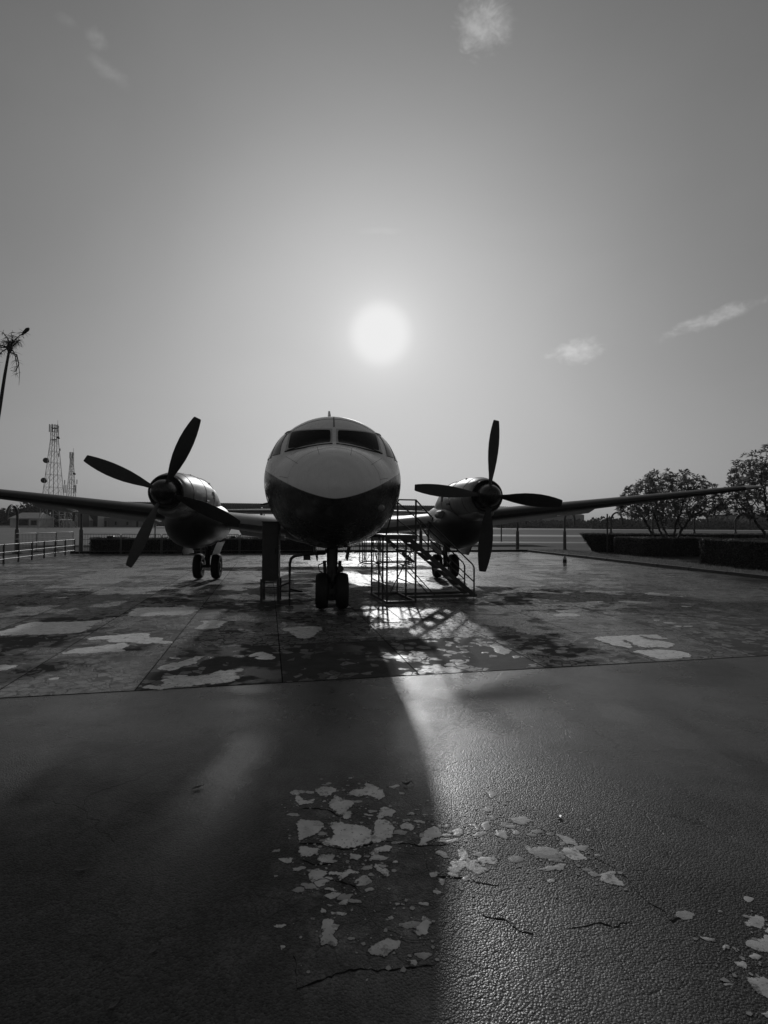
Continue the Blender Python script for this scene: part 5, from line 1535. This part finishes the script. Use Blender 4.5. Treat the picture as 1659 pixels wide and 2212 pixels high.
# far woods: one mass
def woods(name, segs, label, seed, n=3000, size=1.6):
    rnd = random.Random(seed)
    mb = MB()
    tot = sum(abs(s[1] - s[0]) for s in segs)
    for (xa, xb, y, h, dep) in segs:
        k = int(n * abs(xb - xa) / tot)
        for _ in range(k):
            x = rnd.uniform(xa, xb)
            top = h * (.72 + .33 * noise.noise((x * .055, seed, 0)) + .2 * noise.noise((x * .21, seed, 2)))
            z = top * rnd.random() ** .7
            p = Vector((x, y + rnd.uniform(0, dep), z))
            leaf_quads(mb, p, Vector((0, -.6, .5)), size, rnd, 1, 1.0)
        m = max(3, int(abs(xb - xa) / 3))
        vs = []; fs = []
        for i in range(m + 1):
            x = xa + (xb - xa) * i / m
            top = h * (.66 + .33 * noise.noise((x * .055, seed, 0)) + .2 * noise.noise((x * .21, seed, 2)))
            vs += [(x, y + dep * .6, -.2), (x, y + dep * .5, top * .9)]
        for i in range(m): fs.append((2 * i, 2 * i + 2, 2 * i + 3, 2 * i + 1))
        mb.add(vs, fs)
    return tag(mb.build(name, 'far_tree'), label, 'woods', kind='stuff')


woods('treeline', [(px(-200, 260), px(215, 260), 260, 13, 12), (px(215, 300), px(480, 300), 300, 5, 10)], 'dark wood behind the left airfield buildings', 5, 9000, 1.3)
woods('treeline', [(px(470, 420), px(1120, 420), 420, 7, 14), (px(1080, 330), px(1300, 330), 330, 6.5, 12), (px(1290, 280), px(1900, 280), 280, 7.5, 12)], 'hazy line of trees along the far side of the airfield', 8, 12000, 1.6)

# ------------------------------------------------------------------ litter
bt = empty('plastic_bottle', (7.547, 22.3665, .02))
tag(bt, 'small clear plastic bottle standing alone on the wet apron', 'bottle')
MB().lathe([(.03, 0), (.075, .01), (.078, .14), (.07, .16), (.078, .18), (.078, .30), (.06, .36), (.03, .42), (.028, .46)], 16, Matrix.Rotation(radians(90), 4, 'X')).build('body', 'bottle', bt, 40)
MB().lathe([(.0795, .16), (.0795, .30)], 16, Matrix.Rotation(radians(90), 4, 'X'), False).build('paper_label', 'label', bt, 40)
MB().lathe([(.032, .45), (.032, .49), (.01, .492)], 12, Matrix.Rotation(radians(90), 4, 'X')).build('cap', 'label', bt, 40)


def fallen_leaf(loc, L, rz, label, mat='dry_leaf', curl=.4):
    vs, fs = [], []
    n = 8
    for i in range(n + 1):
        f = i / n
        w = L * .22 * sin(pi * min(1, f * 1.02)) ** .8 + .0008
        z = curl * L * (f - .5) ** 2 + .004
        for s in (-1, 0, 1):
            vs.append((L * (f - .5), s * w, z + abs(s) * w * .35))
    for i in range(n):
        for q in range(2):
            fs.append((i * 3 + q, (i + 1) * 3 + q, (i + 1) * 3 + q + 1, i * 3 + q + 1))
    mb = MB().add(vs, fs)
    mb.tube([(L * .48, 0, curl * L * .23 + .004), (L * .72, .01, .006)], .0022, 5)
    o = mb.build('fallen_leaf', mat)
    o.location = (loc[0], loc[1], .004); o.rotation_euler = (0, 0, rz)
    return tag(o, label, 'leaf', 'fallen leaves')


def grd(x, y):
    d = _f + _r2 * ((x - 829.5) / FPX) - _u2 * ((y - 1106) / FPX)
    t = -CAM_H / d.z
    return (d.x * t, d.y * t)
fallen_leaf(grd(178, 1881), .075, .4, 'dark curled leaf alone on the shaded asphalt at lower left')
fallen_leaf(grd(331, 2057), .045, 1.2, 'tiny pale leaf at the bottom left of the asphalt')
fallen_leaf(grd(877, 1698), .07, .1, 'dark crumpled leaf on the bright puddle edge', 'seal', 1.6)
fallen_leaf(grd(1208, 1765), .05, 1.5, 'pale sliver of leaf right of the peeled patch', 'frame')
fallen_leaf(grd(246, 2176), .04, 1.0, 'small pale leaf at the bottom edge, left')
fallen_leaf(grd(425, 1705), .07, .7, 'thin twig-like leaf in the shadow left of the puddle', 'dry_leaf')

# ------------------------------------------------------------------ haze
hz = MB().box((0, 1100, 19.0), (5200, 3100, 42.0)).build('haze', None)
hm = bpy.data.materials.new('haze_air'); hm.use_nodes = True
ht = hm.node_tree; ht.nodes.clear()
ho = N(ht, 'ShaderNodeOutputMaterial'); hv = N(ht, 'ShaderNodeVolumePrincipled')
hv.inputs['Color'].default_value = (.9, .9, .9, 1)
hv.inputs['Density'].default_value = HAZE_D
hv.inputs['Anisotropy'].default_value = 0.3
ht.links.new(hv.outputs[0], ho.inputs['Volume'])
hz.data.materials.append(hm)
hz['kind'] = 'stuff'
hz['label'] = 'thin pale haze lying over the whole airfield'
